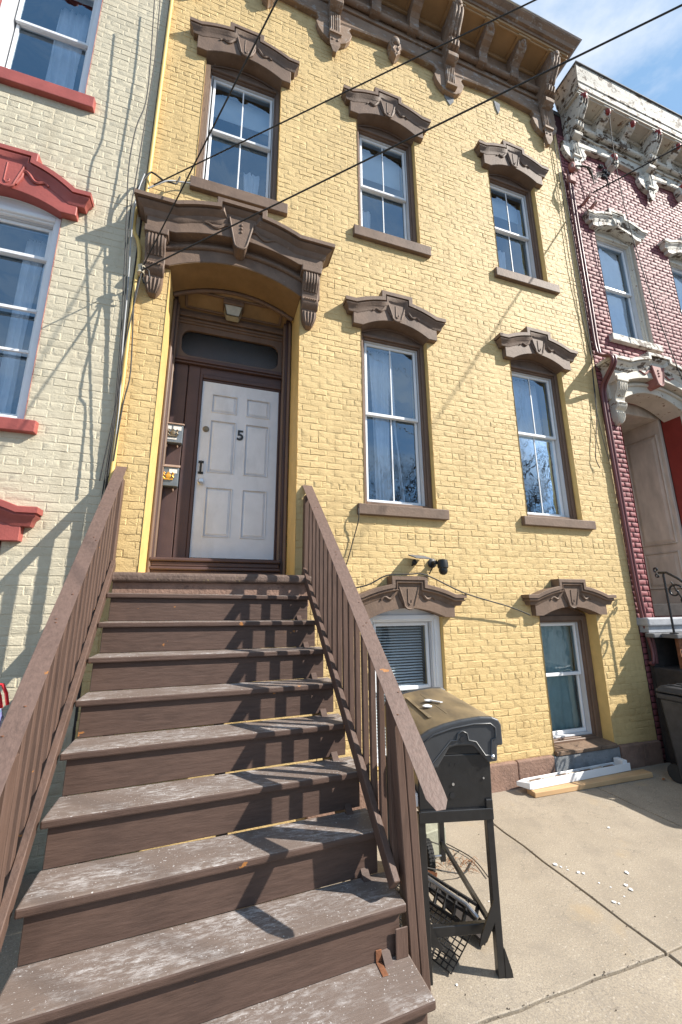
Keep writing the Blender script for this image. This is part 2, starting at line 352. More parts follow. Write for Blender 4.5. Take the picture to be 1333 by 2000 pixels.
ORG = {}
def part(name, mb, mat, parent=None, bevel=0.0, smooth=None, kind=None, label=None, seg=1, loc=None):
    me = bpy.data.meshes.new(name)
    o0 = ORG.get(parent, Vector((0,0,0))) if parent else (Vector(loc) if loc else Vector((0,0,0)))
    me.from_pydata([tuple(Vector(v)-o0) for v in mb.v], [], mb.f)
    bm = bmesh.new(); bm.from_mesh(me); bmesh.ops.recalc_face_normals(bm, faces=bm.faces[:]); bm.to_mesh(me); bm.free()
    me.materials.append(mat if not isinstance(mat, str) else M[mat])
    if smooth:
        me.polygons.foreach_set('use_smooth', [True]*len(me.polygons)); me.set_sharp_from_angle(angle=math.radians(smooth))
    o = bpy.data.objects.new(name, me); COL.objects.link(o)
    if parent: o.parent = parent
    else: o.location = o0
    ORG[o] = o0
    if bevel:
        b = o.modifiers.new('bevel', 'BEVEL'); b.width = bevel; b.segments = seg; b.limit_method = 'ANGLE'; b.angle_limit = math.radians(40)
    if kind: o['kind'] = kind
    if label: o['label'] = label
    return o
def thing(name, label, cat, loc=(0,0,0), group=None):
    o = bpy.data.objects.new(name, None); COL.objects.link(o); o.location = loc; o.empty_display_size = 0.2
    o['label'] = label; o['category'] = cat
    if group: o['group'] = group
    ORG[o] = Vector(loc); return o
def tag(o, label, cat, group=None):
    o['label'] = label; o['category'] = cat
    if group: o['group'] = group
    return o
def arcxs(a, b, n): return [a+(b-a)*i/n for i in range(n+1)]

# ------------------------------------------------------------------ ground
o = part('ground', MB().box(-60, 60, -60, 30, -0.30, -0.16), 'asphalt', kind='structure')
walk = part('sidewalk', MB().box(-12, 22, -5.6, 0.3, -0.159, -0.035), 'dirt', kind='structure')
def slab(x0, x1, y0, y1, sk=0.0):
    g = 0.008; mb = MB(); j = lambda: random.uniform(-0.003, 0.003)
    nx, ny = 9, 9; 
    def edge(x, y): return 0.004*math.sin(x*23+y*17)+0.003*math.sin(x*51-y*43)
    top = []
    ring = [(x0+g+(x1-x0-2*g)*i/nx, y0+g+sk*i/nx) for i in range(nx)] + [(x1-g, y0+g+sk+(y1-y0-2*g)*i/ny) for i in range(ny)] + \
           [(x1-g-(x1-x0-2*g)*i/nx, y1-g+sk*(1-i/nx)) for i in range(nx)] + [(x0+g, y1-g-(y1-y0-2*g)*i/ny) for i in range(ny)]
    ring = [(a+edge(a, b), b+edge(b, a)) for a, b in ring]
    n = len(ring); dz = random.uniform(-0.003, 0.002)
    cx = sum(a for a, _ in ring)/n; cy = sum(b for _, b in ring)/n
    ins = [(a+(cx-a)*0.004, b+(cy-b)*0.004) for a, b in ring]
    vs = [(a, b, -0.10) for a, b in ring]+[(a, b, -0.004+dz) for a, b in ring]+[(a, b, dz) for a, b in ins]
    fs = []
    for L in (0, 1):
        for i in range(n): fs.append((L*n+i, L*n+(i+1) % n, (L+1)*n+(i+1) % n, (L+1)*n+i))
    fs.append(tuple(2*n+i for i in range(n)))
    mb.add(vs, fs)
    part('slab', mb, 'concrete', walk)
XS = [-4.0, -2.3, -0.55, 1.10, 2.68, 4.27, 5.85, 7.5, 9.2]
for i in range(len(XS)-1):
    slab(XS[i], XS[i+1], -2.10, -0.035)
    slab(XS[i], XS[i+1], -3.80, -2.10)
    slab(XS[i], XS[i+1], -5.45, -3.80)
part('kerb', MB().box(-12, 22, -5.75, -5.6, -0.2, 0.0), 'concrete', kind='structure', bevel=0.015)

# ------------------------------------------------------------------ houses: walls with real bricks
def wall_sheet(mb, x0, x1, z0, z1, ops, y, depth):
    xs = sorted({x0, x1}|{o[0] for o in ops}|{o[1] for o in ops}); zs = sorted({z0, z1}|{o[2] for o in ops}|{o[3] for o in ops})
    xs = [x for x in xs if x0 <= x <= x1]; zs = [z for z in zs if z0 <= z <= z1]
    for i in range(len(xs)-1):
        for j in range(len(zs)-1):
            cx = (xs[i]+xs[i+1])/2; cz = (zs[j]+zs[j+1])/2
            if any(a < cx < b and c < cz < d for a, b, c, d in ops): continue
            mb.add([(xs[i],y,zs[j]),(xs[i+1],y,zs[j]),(xs[i+1],y,zs[j+1]),(xs[i],y,zs[j+1])], [(0,1,2,3)])
def reveals(mb, ops, y0, y1):
    for a, b, c, d in ops:
        mb.add([(a,y0,c),(a,y1,c),(a,y1,d),(a,y0,d)], [(0,1,2,3)])
        mb.add([(b,y0,c),(b,y0,d),(b,y1,d),(b,y1,c)], [(0,1,2,3)])
        mb.add([(a,y0,d),(a,y1,d),(b,y1,d),(b,y0,d)], [(0,1,2,3)])
        mb.add([(a,y0,c),(b,y0,c),(b,y1,c),(a,y1,c)], [(0,1,2,3)])
def brick_mesh(w, h, seed, back, can_fill=True):
    rg = random.Random(seed); nx, nz = 4, 3; vs = []; fs = []
    r = 0.0055; tx, tz = rg.uniform(-0.012, 0.012), rg.uniform(-0.03, 0.03)
    for j in range(nz):
        for i in range(nx):
            x = -w/2+r+(w-2*r)*i/(nx-1)+rg.uniform(-0.003, 0.003); z = -h/2+r+(h-2*r)*j/(nz-1)+rg.uniform(-0.003, 0.003)
            vs.append((x, rg.uniform(-0.0016, 0.0016)+tx*x+tz*z, z))
    fill = can_fill and seed % 2 == 0
    rim = [j*nx+i for j, i in [(0,i) for i in range(nx)]+[(j,nx-1) for j in range(1,nz)]+[(nz-1,i) for i in range(nx-2,-1,-1)]+[(j,0) for j in range(nz-2,0,-1)]]
    for j in range(nz-1):
        for i in range(nx-1): a = j*nx+i; fs.append((a, a+1, a+nx+1, a+nx))
    b0 = len(vs)
    for k in rim:
        x, y, z = vs[k]; vs.append((x*w/(w-2*r)+rg.uniform(-0.004, 0.004), (back-(rg.choice((0.0, 0.0, 0.002, 0.0045)) if can_fill else 0.0) if not fill else back-rg.uniform(0.003, 0.0055)), z*h/(h-2*r)+(0.004 if z > 0 else -0.003)*fill+rg.uniform(-0.003, 0.003)))
    n = len(rim)
    for k in range(n): fs.append((rim[(k+1) % n], rim[k], b0+k, b0+(k+1) % n))
    return vs, fs
def brick_wall(house, wall, x0, x1, z0, z1, ops, mat, near, skip, pitch=0.200, course=0.0775, joint=0.007, back=0.006, proud=(0.0008, 0.0042), seed=1, missing=0.0, fill=True, sm=24):
    rg = random.Random(seed); h = course-joint
    lib = {}
    for key, w_ in (('s', pitch-joint), ('h', pitch/2-joint)):
        for k in range(6):
            vs, fs = brick_mesh(w_, h, seed*100+k+(50 if key == 'h' else 0), back, fill)
            me = bpy.data.meshes.new('brick'); me.from_pydata(vs, [], fs); me.polygons.foreach_set('use_smooth', [True]*len(fs))
            me.set_sharp_from_angle(angle=math.radians(sm)); me.materials.append(mat); lib[(key, k)] = (me, vs, fs, w_)
    lst = []; row = 0; z = z0
    while z+course <= z1+0.01:
        zc = z+course/2; head = (row % 7 == 4)
        p = pitch/2 if head else pitch
        x = x0-(0 if row % 2 == 0 else p/2)
        cuts = [(a, b) for a, b, c, d in ops if c < zc+0.02 and d > zc-0.02]
        while x < x1:
            a, b = max(x, x0), min(x+p, x1)
            for ca, cb in cuts:
                if a < cb and b > ca:
                    if a >= ca and b <= cb: a = b
                    elif a < ca: b = ca
                    else: a = cb
            if b-a > 0.035: lst.append(((a+b)/2, zc+0.003*math.sin(x*1.7+row)+0.002*math.sin(x*5.1+row*2), b-a-joint, head))
            x += p
        z += course; row += 1
    cp = Vector((0, -4.25, 1.977)); out_ = []; big = MB()
    scored = sorted(range(len(lst)), key=lambda i: (1 if (lst[i][3] or lst[i][2] < 0.12 or skip(lst[i][0], lst[i][1])) else 0, (Vector((lst[i][0], 0, lst[i][1]))-cp).length))
    chosen = set(scored[:near])
    for i, (x, z, w_, head) in enumerate(lst):
        if rg.random() < missing: continue
        me, vs, fs, w0 = lib[('h' if head else 's', rg.randrange(6))]
        y = rg.uniform(*proud); ry = rg.uniform(-0.012, 0.012); sx = w_/w0; fl = rg.choice((1, -1))
        if i in chosen:
            ob = bpy.data.objects.new('brick', me); COL.objects.link(ob); ob.parent = wall
            ob.location = Vector((x, y, z))-ORG[house]; ob.rotation_euler = (0, ry, 0); ob.scale = (sx, 1, 1)
        else:
            big.add([(x+vx*sx, min(y+vy, back+0.001), z+vz+vx*ry) for vx, vy, vz in vs], fs)
    ob = part('brickwork', big, mat, house, smooth=sm, kind='stuff')
    return ob
def shell(house, x0, x1, y1, zt, y0=0.02, floors=(), mat='inside', parapet=0.25):
    mb = MB()
    mb.box(x0, x0+0.02, y0, y1, -0.1, zt); mb.box(x1-0.02, x1, y0, y1, -0.1, zt); mb.box(x0+0.02, x1-0.02, y1-0.05, y1, -0.1, zt)
    for f in floors: mb.box(x0+0.02, x1-0.02, 0.52, y1-0.05, f, f+0.12)
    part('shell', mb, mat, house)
    part('roof', MB().box(x0, x1, 0.0, y1, zt, zt+0.10), 'roof', house)

# ------------------------------------------------------------------ stone hoods over windows and doors
def hood(house, xc, w, spring, E, A, B, F, ze, zs, zb, crown, pf, pm, H, mat, soff, back=0.10, door=False, slot='stonelip', name='window_hood', key=True):
    k = (zs-ze)/(A*A-B*B); zapex = zs+k*B*B
    zt = lambda x: (ze if abs(x) >= A else zapex-k*x*x)
    n = 8
    path = [(-E, ze), (-A, ze)]+[(-A+(A-B)*i/n, zt(-A+(A-B)*i/n)) for i in range(1, n+1)]+[(-B, zb), (B, zb)]+[(B+(A-B)*i/n, zt(B+(A-B)*i/n)) for i in range(0, n)]+[(A, ze), (E, ze)]
    path = [(xc+a, b) for a, b in path]
    f = H*0.33
    prof = [(-H, 0), (-H, pf+0.004), (-H*0.9, pf+(pm-pf)*0.18), (-H*0.66, pf+(pm-pf)*0.34), (-f-0.03, pf+(pm-pf)*0.80), (-f-0.02, pf+(pm-pf)*0.86), (-f-0.019, pm-0.022), (-f, pm-0.022), (-f, pm), (-0.006, pm), (0, pm-0.006), (0, 0)]
    # frieze with the arch cut into it
    ar = crown-spring
    lo = lambda x: spring+(0 if abs(x-xc) >= w else ar*(1-((x-xc)/w)**2))
    hi = lambda x: (zb if abs(x-xc) < B-H*0.6 else zt(abs(x-xc)))-H+0.02
    xs = [xc-F, xc-w-0.001]+arcxs(xc-w, xc+w, 26)+[xc+w+0.001, xc+F]
    xs += [xc-(B-H*0.6)+e for e in (-0.001, 0.001)]+[xc+(B-H*0.6)+e for e in (-0.001, 0.001)]
    xs = sorted(xs)
    main = part(name, MB().band(xs, lo, hi, -pf, back), mat, house, bevel=0.006)
    part('hood_moulding', MB().sweep(path, prof, 0.0, pm), mat, main, smooth=35)
    if key:
        kb = lo(xc)+(-0.012 if not door else -0.13); kt = zb-H+0.01; wt = B*0.55; wb = B*0.30
        mb = MB()
        poly = [(xc-wt, kt), (xc-wb, kb+0.07), (xc-wb*0.92, kb+0.035), (xc-wb*0.5, kb+0.008), (xc, kb), (xc+wb*0.5, kb+0.008), (xc+wb*0.92, kb+0.035), (xc+wb, kb+0.07), (xc+wt, kt)]
        mb.prism(poly, -pf-0.022, -pf+0.03)
        pe = pf+0.022
        mb.tube([(a, -pe, b) for a, b in poly], 0.011, 6)
        mb.tube([(xc-wb*0.25, -pe, kt-0.02), (xc-wb*0.25, -pe, kb+0.07), (xc+wb*0.05, -pe-0.004, kb+0.05), (xc+wb*0.35, -pe, kb+0.07), (xc+wb*0.35, -pe, kb+0.10)], 0.008, 6)
        part('keystone', mb, mat, main, smooth=40)
        mb = MB()
        for s in (-1, 1):
            z0 = (kt+kb)/2+0.02
            pts = []
            for i in range(13):
                t = i/12; pts.append((xc+s*(wb*1.5+t*B*1.05), -pf-0.006, z0+0.035-0.085*t+0.030*math.sin(t*9.0)+ar*0.2*(1-t)))
            mb.tube(pts, [0.020*(1-0.6*i/12)+0.004 for i in range(13)], 6)
            mb.tube([(xc+s*wb*1.1, -pf-0.006, kb+0.075), (xc+s*wb*1.6, -pf-0.008, z0-0.01), (xc+s*wb*1.7, -pf-0.006, z0+0.05)], 0.013, 6)
        part('carved_scroll', mb, mat, main, smooth=50)
    return main

def scroll_bracket(parent, xc, wd, prof, mat, ribs_top, ribs_bot, name='bracket', taper_pts=None):
    # prof: list (p,z) outline from top to tongue, p = distance out from the wall
    n = len(prof); mb = MB()
    wds = taper_pts or [wd]*n
    vs = []
    for (p, z), w_ in zip(prof, wds): vs += [(xc-w_/2, -p, z), (xc+w_/2, -p, z), (xc+w_/2, 0.02, z), (xc-w_/2, 0.02, z)]
    fs = [(0,1,2,3), tuple(4*(n-1)+k for k in (3,2,1,0))]
    for i in range(n-1):
        a = 4*i; b = a+4; fs += [(a,b,b+1,a+1),(a+1,b+1,b+2,a+2),(a+3,a,b,b+3)]
        fs.append((a+3,b+3,b+2,a+2))
    mb.add(vs, fs)
    br = part(name, mb, mat, parent, smooth=30)
    rb = MB()
    for (i0, i1, cnt, rr) in (ribs_top, ribs_bot):
        for k in range(cnt):
            u = (k+0.5)/cnt-0.5
            rb.tube([(xc+u*wds[i]*0.92, -prof[i][0]-0.003, prof[i][1]) for i in range(i0, i1+1)], [rr*(wds[i]/max(wds)) for i in range(i0, i1+1)], 5)
    if rb.v: part('fluting', rb, mat, br, smooth=50)
    return br

# ------------------------------------------------------------------ windows
def curtain(parent, x0, x1, z0, z1, y, mat, folds=7, amp=0.03, flare=0.0, name='curtain', seed=0):
    rg = random.Random(seed); mb = MB(); nx = folds*6; nz = 10; vs = []
    for j in range(nz+1):
        v = j/nz
        for i in range(nx+1):
            u = i/nx
            x = x0+(x1-x0)*u+flare*(1-v)*(1-u*0.6)
            vs.append((x+0.012*math.sin(v*5+u*9), y+amp*math.sin(u*folds*2*math.pi+1.3*math.sin(v*3+seed))*(0.6+0.4*(1-v))+0.01*math.sin(v*7+u*13), z0+(z1-z0)*v))
    fs = [(j*(nx+1)+i, j*(nx+1)+i+1, (j+1)*(nx+1)+i+1, (j+1)*(nx+1)+i) for j in range(nz) for i in range(nx)]
    return part(name, mb.add(vs, fs), mat, parent, smooth=80)
def frame4(mb, x0, x1, z0, z1, y0, y1, l, r, t, b):
    mb.box(x0, x0+l, y0, y1, z0, z1); mb.box(x1-r, x1, y0, y1, z0, z1)
    mb.box(x0+l, x1-r, y0, y1, z1-t, z1); mb.box(x0+l, x1-r, y0, y1, z0, z0+b); return mb
def window(house, x0, x1, zs, spring, crown, case='casing', sash='white', yf=0.075, zm=None, gl='glass', muntin=True, arch='brown', archwhite=False, cw=0.055, inner=0.03, label=None):
    cen = (x0+x1)/2
    win = part('window', frame4(MB(), x0+0.001, x1-0.001, zs+0.003, spring+0.02, yf, yf+0.09, cw, cw, cw*0.8, 0.045), case, house, bevel=0.006, label=label)
    # outer stop moulding
    part('stop_bead', frame4(MB(), x0+cw, x1-cw, zs+0.045, spring+0.02-cw*0.8, yf+0.025, yf+0.115, 0.02, 0.02, 0.02, 0.015), case, win, bevel=0.004)
    hw = (x1-x0)/2; ar = crown-spring
    lo = lambda x: spring+0.021; hi = lambda x: spring+0.03+ar*max(0.0, 1-((x-cen)/hw)**2)
    part('arch_panel', MB().band(arcxs(x0+0.001, x1-0.001, 16), lo, hi, yf+0.03, yf+0.10), arch, win)
    part('arch_bead', MB().tube([(x, yf+0.02, hi(x)-0.012) for x in arcxs(x0+0.012, x1-0.012, 16)], 0.013, 6), case if not archwhite else arch, win, smooth=50)
    a0, a1, b0, b1 = x0+cw+0.02, x1-cw-0.02, zs+0.06, spring+0.02-cw*0.8-0.02
    zm = zm or (b0+b1)/2
    part('jamb_liner', frame4(MB(), a0, a1, b0, b1, yf+0.06, yf+0.19, 0.014, 0.014, 0.014, 0.018), 'greyvinyl' if sash == 'white' else sash, win, bevel=0.003)
    a0 += inner; a1 -= 0.02
    for nm, c0, c1, y in (('upper', zm-0.02, b1-0.014, yf+0.085), ('lower', b0+0.018, zm+0.02, yf+0.125)):
        s = part('sash', frame4(MB(), a0, a1, c0, c1, y, y+0.034, 0.032, 0.032, 0.034, 0.04), sash, win, bevel=0.004)
    # panes hang on the window part (second level)
    for c0, c1, y in ((zm-0.02, b1-0.014, yf+0.085), (b0+0.018, zm+0.02, yf+0.125)):
        part('pane', MB().add([(a0+0.03, y+0.02, c0+0.035), (a1-0.03, y+0.02, c0+0.035), (a1-0.03, y+0.02, c1-0.03), (a0+0.03, y+0.02, c1-0.03)], [(0,1,2,3)]), gl, win)
        if muntin: part('muntin', MB().box((a0+a1)/2-0.009, (a0+a1)/2+0.009, y+0.010, y+0.018, c0+0.04, c1-0.034), sash, win, bevel=0.003)
    return win, (a0, a1, b0, b1, yf+0.24)
def sill(house, x0, x1, zt, zb, p, mat):
    return part('window_sill', MB().hexa([(x0,-p,zb),(x1,-p,zb),(x1,0.10,zb),(x0,0.10,zb),(x0,-p,zt-0.006),(x1,-p,zt-0.006),(x1,0.10,zt+0.006),(x0,0.10,zt+0.006)]), mat, house, bevel=0.008, seg=2)

# ------------------------------------------------------------------ cornice
def cornice(house, x0, x1, brk, sz, zsof, crown_h, mat, smat, pr=0.50, pcrown=0.66, cap=None, spacing=None, drops=(), lost=(), lost_drops=(), flashing='flash'):
    Z = lambda d: zsof-d*sz
    xs_all = []
    bl = sorted(brk)
    def bot(x):
        # scalloped lower edge of the frieze board
        for a, b in zip(bl, bl[1:]):
            if a <= x <= b:
                u = (x-a)/(b-a)
                return Z(0.99)+0.10*sz*(1-abs(2*u-1)**1.6)
        return Z(0.99)
    xx = arcxs(x0, x1, 90)
    main = part('cornice', MB().band(xx, bot, lambda x: Z(0.30), -0.055, 0.01), mat, house, bevel=0.004)
    part('frieze_bead', MB().box(x0, x1, -0.085, -0.055, Z(0.60), Z(0.575)), mat, main, bevel=0.008, seg=2)
    mb = MB()
    for a, b in zip(bl, bl[1:]):
        n = 16; mb.tube([(a+(b-a)*i/n, -0.062, bot(a+(b-a)*i/n)+0.012) for i in range(n+1)], 0.026, 6)
    part('scalloped_edge', mb, mat, main, smooth=50)
    pts = [(x0, -0.10, Z(0.41)), (x1, -0.10, Z(0.41))]
    mb = MB().tube(pts, 0.048, 10)
    step = spacing/6
    xk = bl[0]
    while xk < x1:
        for e in (-0.035, 0.0, 0.035):
            if x0 < xk+e < x1: mb.tube([(xk+e-0.012, -0.10, Z(0.41)), (xk+e+0.012, -0.10, Z(0.41))], 0.056, 10)
        xk += spacing/3
    part('torus_moulding', mb, mat, main, smooth=40)
    part('upper_frieze', MB().box(x0, x1, -0.085, -0.0, Z(0.30), Z(0.0)), mat, main)
    part('soffit_moulding', MB().box(x0, x1, -0.125, -0.0851, Z(0.07), Z(0.0)).box(x0, x1, -pr+0.03, -pr+0.06, Z(0.03), Z(0.0)), smat, main, bevel=0.01, seg=2)
    part('soffit', MB().box(x0, x1, -pr, 0.0, zsof, zsof+0.05), smat, main)
    # crown moulding with a return at the open end
    d = pcrown-pr
    prof = [(0.0, 0.0), (0.0, pr+0.02), (0.03*crown_h/0.2, pr+0.03), (0.05*crown_h/0.2, pr+0.03), (0.055*crown_h/0.2, pr+d*0.45), (0.12*crown_h/0.2, pr+d*0.6), (0.17*crown_h/0.2, pr+d*0.95), (crown_h, pcrown), (crown_h, 0.0)]
    vs = []; rows = []
    for st in range(4):
        r = []
        for h, p in prof:
            off = max(p-pr, 0)
            if st == 0: r.append((x0-off, 0.02, zsof+0.05+h))
            elif st == 1: r.append((x0-off, -p, zsof+0.05+h))
            elif st == 2: r.append((x1+off, -p, zsof+0.05+h))
            else: r.append((x1+off, 0.02, zsof+0.05+h))
        rows.append(r)
    q = len(prof); fs = []
    for r in rows: vs += r
    for i in range(3):
        for j in range(q-1): a = i*q+j; fs.append((a, a+1, a+1+q, a+q))
    part('crown_moulding', MB().add(vs, fs), mat, main, smooth=25)
    part('roof_flashing', MB().box(x0-d-0.02, x1+d+0.02, -pcrown-0.025, 0.03, zsof+0.05+crown_h, zsof+0.05+crown_h+0.03), flashing, main, bevel=0.006)
    # modillions
    md = [(0.02, 0.0), (0.40, 0.0), (0.425, 0.05), (0.43, 0.12), (0.40, 0.17), (0.355, 0.19), (0.32, 0.22), (0.25, 0.245), (0.20, 0.29), (0.185, 0.36), (0.19, 0.42), (0.165, 0.47), (0.12, 0.48), (0.02, 0.46)]
    for a, b in list(zip(bl, bl[1:]))+[(bl[-1], bl[-1]+spacing)]:
        for k in (1, 2):
            xm = a+(b-a)*k/3
            if xm > x1-0.1: continue
            w_ = 0.165
            o_ = part('modillion', MB().prism([(-p*pr/0.5, Z(dz)) for p, dz in md], xm-w_/2, xm+w_/2, 'x'), mat, main, bevel=0.006, seg=2)
            part('modillion_cap', frame4(MB(), xm-w_/2-0.05, xm+w_/2+0.05, -pr+0.01, -0.10, 0, 0, 0.03, 0.03, 0.03, 0.03) if False else MB().box(xm-w_/2-0.045, xm+w_/2+0.045, -pr+0.015, -0.126, Z(0.04), Z(-0.002)), smat, o_, bevel=0.008, seg=2)
            part('rosette', MB().lathe([(0.055, 0.02), (0.055, -0.015), (0.048, -0.03), (0.03, -0.04), (0.028, -0.05), (0.01, -0.058)], (xm, -0.425*pr/0.5, Z(0.095)), 'y', 12), cap or mat, o_, smooth=40)
    # big brackets
    bp = [(0.02, 0.0), (0.45, 0.0), (0.475, 0.05), (0.485, 0.14), (0.46, 0.22), (0.42, 0.29), (0.37, 0.36), (0.33, 0.42), (0.31, 0.48), (0.27, 0.50), (0.30, 0.54), (0.305, 0.60), (0.28, 0.66), (0.21, 0.68), (0.20, 0.71), (0.235, 0.74), (0.25, 0.79), (0.24, 0.84), (0.18, 0.87), (0.12, 0.88), (0.12, 1.30), (0.135, 1.32), (0.135, 1.36), (0.115, 1.38), (0.11, 1.55), (0.09, 1.66), (0.02, 1.66)]
    for xb in bl:
        w_ = 0.20; short = xb in lost
        prof = [(p*pr/0.5, Z(dz)) for p, dz in bp]
        if short: prof = prof[:20]+[(0.12*pr/0.5, Z(1.34)), (0.02, Z(1.34))]
        n = len(prof); wd = [w_]*19+[w_*0.86]*(n-19)
        if not short: wd[-2] = w_*0.25; wd[-1] = w_*0.25
        vs = []
        for (p, z), ww in zip(prof, wd): vs += [(xb-ww/2, -p, z), (xb+ww/2, -p, z)]
        fs = [(2*i, 2*i+2, 2*i+3, 2*i+1) for i in range(n-1)]+[tuple(2*i for i in range(n))[::-1], tuple(2*i+1 for i in range(n))]
        b_ = part('bracket', MB().add(vs, fs), mat, main, bevel=0.005)
        rb = MB()
        for u in (-0.3, 0.0, 0.3):
            rb.tube([(xb+u*w_, -prof[i][0]-0.006, prof[i][1]) for i in range(3, 10)], [0.020, 0.03, 0.034, 0.034, 0.032, 0.026, 0.016], 7)
            rb.tube([(xb+u*w_, -prof[i][0]-0.004, prof[i][1]) for i in range(10, 14)], [0.012, 0.022, 0.022, 0.014], 7)
        for u in (-0.38, -0.2, 0.2, 0.38): rb.tube([(xb+u*w_*0.86, -0.122*pr/0.5, Z(0.90)), (xb+u*w_*0.86, -0.122*pr/0.5, Z(1.29))], 0.012, 6)
        for i in range(18): rb.lathe([(0.003, -0.012), (0.013, -0.006), (0.013, 0.006), (0.003, 0.012)], (xb, -0.126*pr/0.5, Z(0.91+i*0.0215)), 'z', 6)
        rb.box(xb-w_*0.48, xb+w_*0.48, -0.15*pr/0.5, 0, Z(1.36), Z(1.315))
        if not short:
            for u in (-0.2, 0.2): rb.lathe([(0.02, 0.01), (0.02, -0.008), (0.008, -0.014)], (xb+u*w_, -0.113*pr/0.5, Z(1.45)), 'y', 8)
        part('bracket_carving', rb, mat, b_, smooth=45)
        part('rosette', MB().lathe([(0.075, 0.02), (0.075, -0.01), (0.065, -0.03), (0.045, -0.042), (0.042, -0.056), (0.018, -0.068)], (xb, -0.47*pr/0.5, Z(0.085)), 'y', 14), cap or mat, b_, smooth=40)
        part('bracket_cap', MB().box(xb-w_/2-0.05, xb+w_/2+0.05, -pr+0.012, -0.127, Z(0.045), Z(-0.003)), smat, b_, bevel=0.01, seg=2)
        # shield shaped back plate
        sh = []
        for i in range(9):
            a = math.pi*i/8; sh.append((xb+0.27*math.cos(a+math.pi) if True else 0, Z(1.16)-0.26*sz*math.sin(a)*(0.8+0.2*math.sin(a))))
        sh = [(xb-0.29, Z(0.95)), (xb-0.24, Z(1.02)), (xb-0.29, Z(1.12))]+sh[1:-1]+[(xb+0.29, Z(1.12)), (xb+0.24, Z(1.02)), (xb+0.29, Z(0.95))]
        pl = part('bracket_plate', MB().prism(sh, -0.075, 0.0), mat, b_, bevel=0.006)
    for a, b in zip(bl, bl[1:]):
        xd = (a+b)/2
        if any(abs(xd-q_) < 0.3 for q_ in lost_drops): continue
        dp = [(xd-0.10, Z(0.90)), (xd+0.10, Z(0.90)), (xd+0.105, Z(1.02)), (xd+0.07, Z(1.06)), (xd+0.085, Z(1.12)), (xd+0.03, Z(1.18)), (xd, Z(1.23)), (xd-0.03, Z(1.18)), (xd-0.085, Z(1.12)), (xd-0.07, Z(1.06)), (xd-0.105, Z(1.02))]
        d_ = part('pendant', MB().prism(dp, -0.125, 0.0), mat, main, bevel=0.012, seg=2)
        mb = MB()
        for s in (-1, 1):
            mb.tube([(xd+s*0.02, -0.128, Z(1.16)), (xd+s*0.055, -0.13, Z(1.10)), (xd+s*0.03, -0.13, Z(1.04)), (xd+s*0.07, -0.13, Z(0.98)), (xd+s*0.03, -0.13, Z(0.94))], 0.012, 6)
        part('pendant_carving', mb, mat, d_, smooth=50)
        part('rosette', MB().lathe([(0.075, 0.02), (0.075, -0.02), (0.06, -0.04), (0.035, -0.055), (0.012, -0.06)], (xd, -0.115, Z(0.90)), 'y', 12), cap or mat, d_, smooth=40)
    return main

# ================================================================== YELLOW HOUSE
YH = thing('brick_house', 'yellow painted brick row house with brown stone hoods and white door numbered 5', 'house', (2.4, 0, 0))
A2 = (-0.466, 0.545, 7.085, 9.33); B2 = (1.688, 2.643, 7.085, 9.26); C2 = (4.035, 4.994, 7.085, 9.26)
B1 = (1.688, 2.643, 3.14, 5.66); C1 = (4.035, 4.994, 3.14, 5.66)
B0 = (1.700, 2.630, 0.36, 1.97); C0 = (4.035, 4.985, 0.29, 1.97)
DOOR = (-0.625, 0.875, 2.30, 6.00)
yops = [A2, B2, C2, B1, C1, B0, C0, DOOR]
YX0, YX1 = -0.975, 5.735
mb = MB(); wall_sheet(mb, YX0, YX1, -0.05, 11.75, yops, 0.006, 0.3)
ywall = part('wall', mb, 'yellow', YH)
for o_ in yops[:-1]:
    mb = MB(); reveals(mb, [o_], -0.004, 0.46); part('window_reveal', mb, 'yellow_s', YH)
mb = MB(); reveals(mb, [DOOR], -0.004, 0.82); part('door_reveal', mb, 'yellow_s', YH)
brick_wall(YH, ywall, YX0, YX1, 0.265, 11.25, yops+[(-0.85, 1.05, 0, 2.30)], M['yellow'], 300, lambda x, z: (x < 1.25) or (z > 1.85 and 1.4 < x < 2.95 and z < 2.32) or (x < 3.3 and z < 1.3), seed=3)
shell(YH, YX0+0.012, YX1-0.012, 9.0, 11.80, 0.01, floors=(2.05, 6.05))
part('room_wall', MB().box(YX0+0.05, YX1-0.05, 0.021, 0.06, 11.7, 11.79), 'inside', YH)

part('seam', MB().box(-0.9925, -0.9705, 0.0035, 0.02, 0.0, 11.2), 'grime', YH, label='dark open joint between the yellow and the cream house')
# window hoods (numbers per storey follow the photograph)
for xc in (2.165, 4.515):
    hood(YH, xc, 0.4775, 5.495, 0.725, 0.585, 0.225, 0.605, 5.825, 5.94, 6.04, 5.645, 0.075, 0.135, 0.17, 'brown', 'soffit')
    hood(YH, xc, 0.4775, 9.105, 0.725, 0.585, 0.225, 0.605, 9.47, 9.585, 9.69, 9.25, 0.075, 0.135, 0.17, 'brown', 'soffit')
    hood(YH, xc, 0.4700, 1.850, 0.725, 0.585, 0.225, 0.590, 2.108, 2.213, 2.306, 1.955, 0.075, 0.135, 0.13, 'brown', 'soffit')
hood(YH, 0.04, 0.505, 9.175, 0.735, 0.595, 0.23, 0.625, 9.57, 9.685, 9.785, 9.325, 0.075, 0.135, 0.17, 'brown', 'soffit')
sill(YH, 1.594, 2.785, 3.137, 3.005, 0.058, 'brown'); sill(YH, 3.924, 5.166, 3.137, 3.010, 0.058, 'brown')
sill(YH, 1.594, 2.785, 7.08, 6.915, 0.058, 'brown'); sill(YH, 3.924, 5.166, 7.08, 6.925, 0.058, 'brown'); sill(YH, -0.51, 0.68, 7.08, 6.915, 0.058, 'brown')

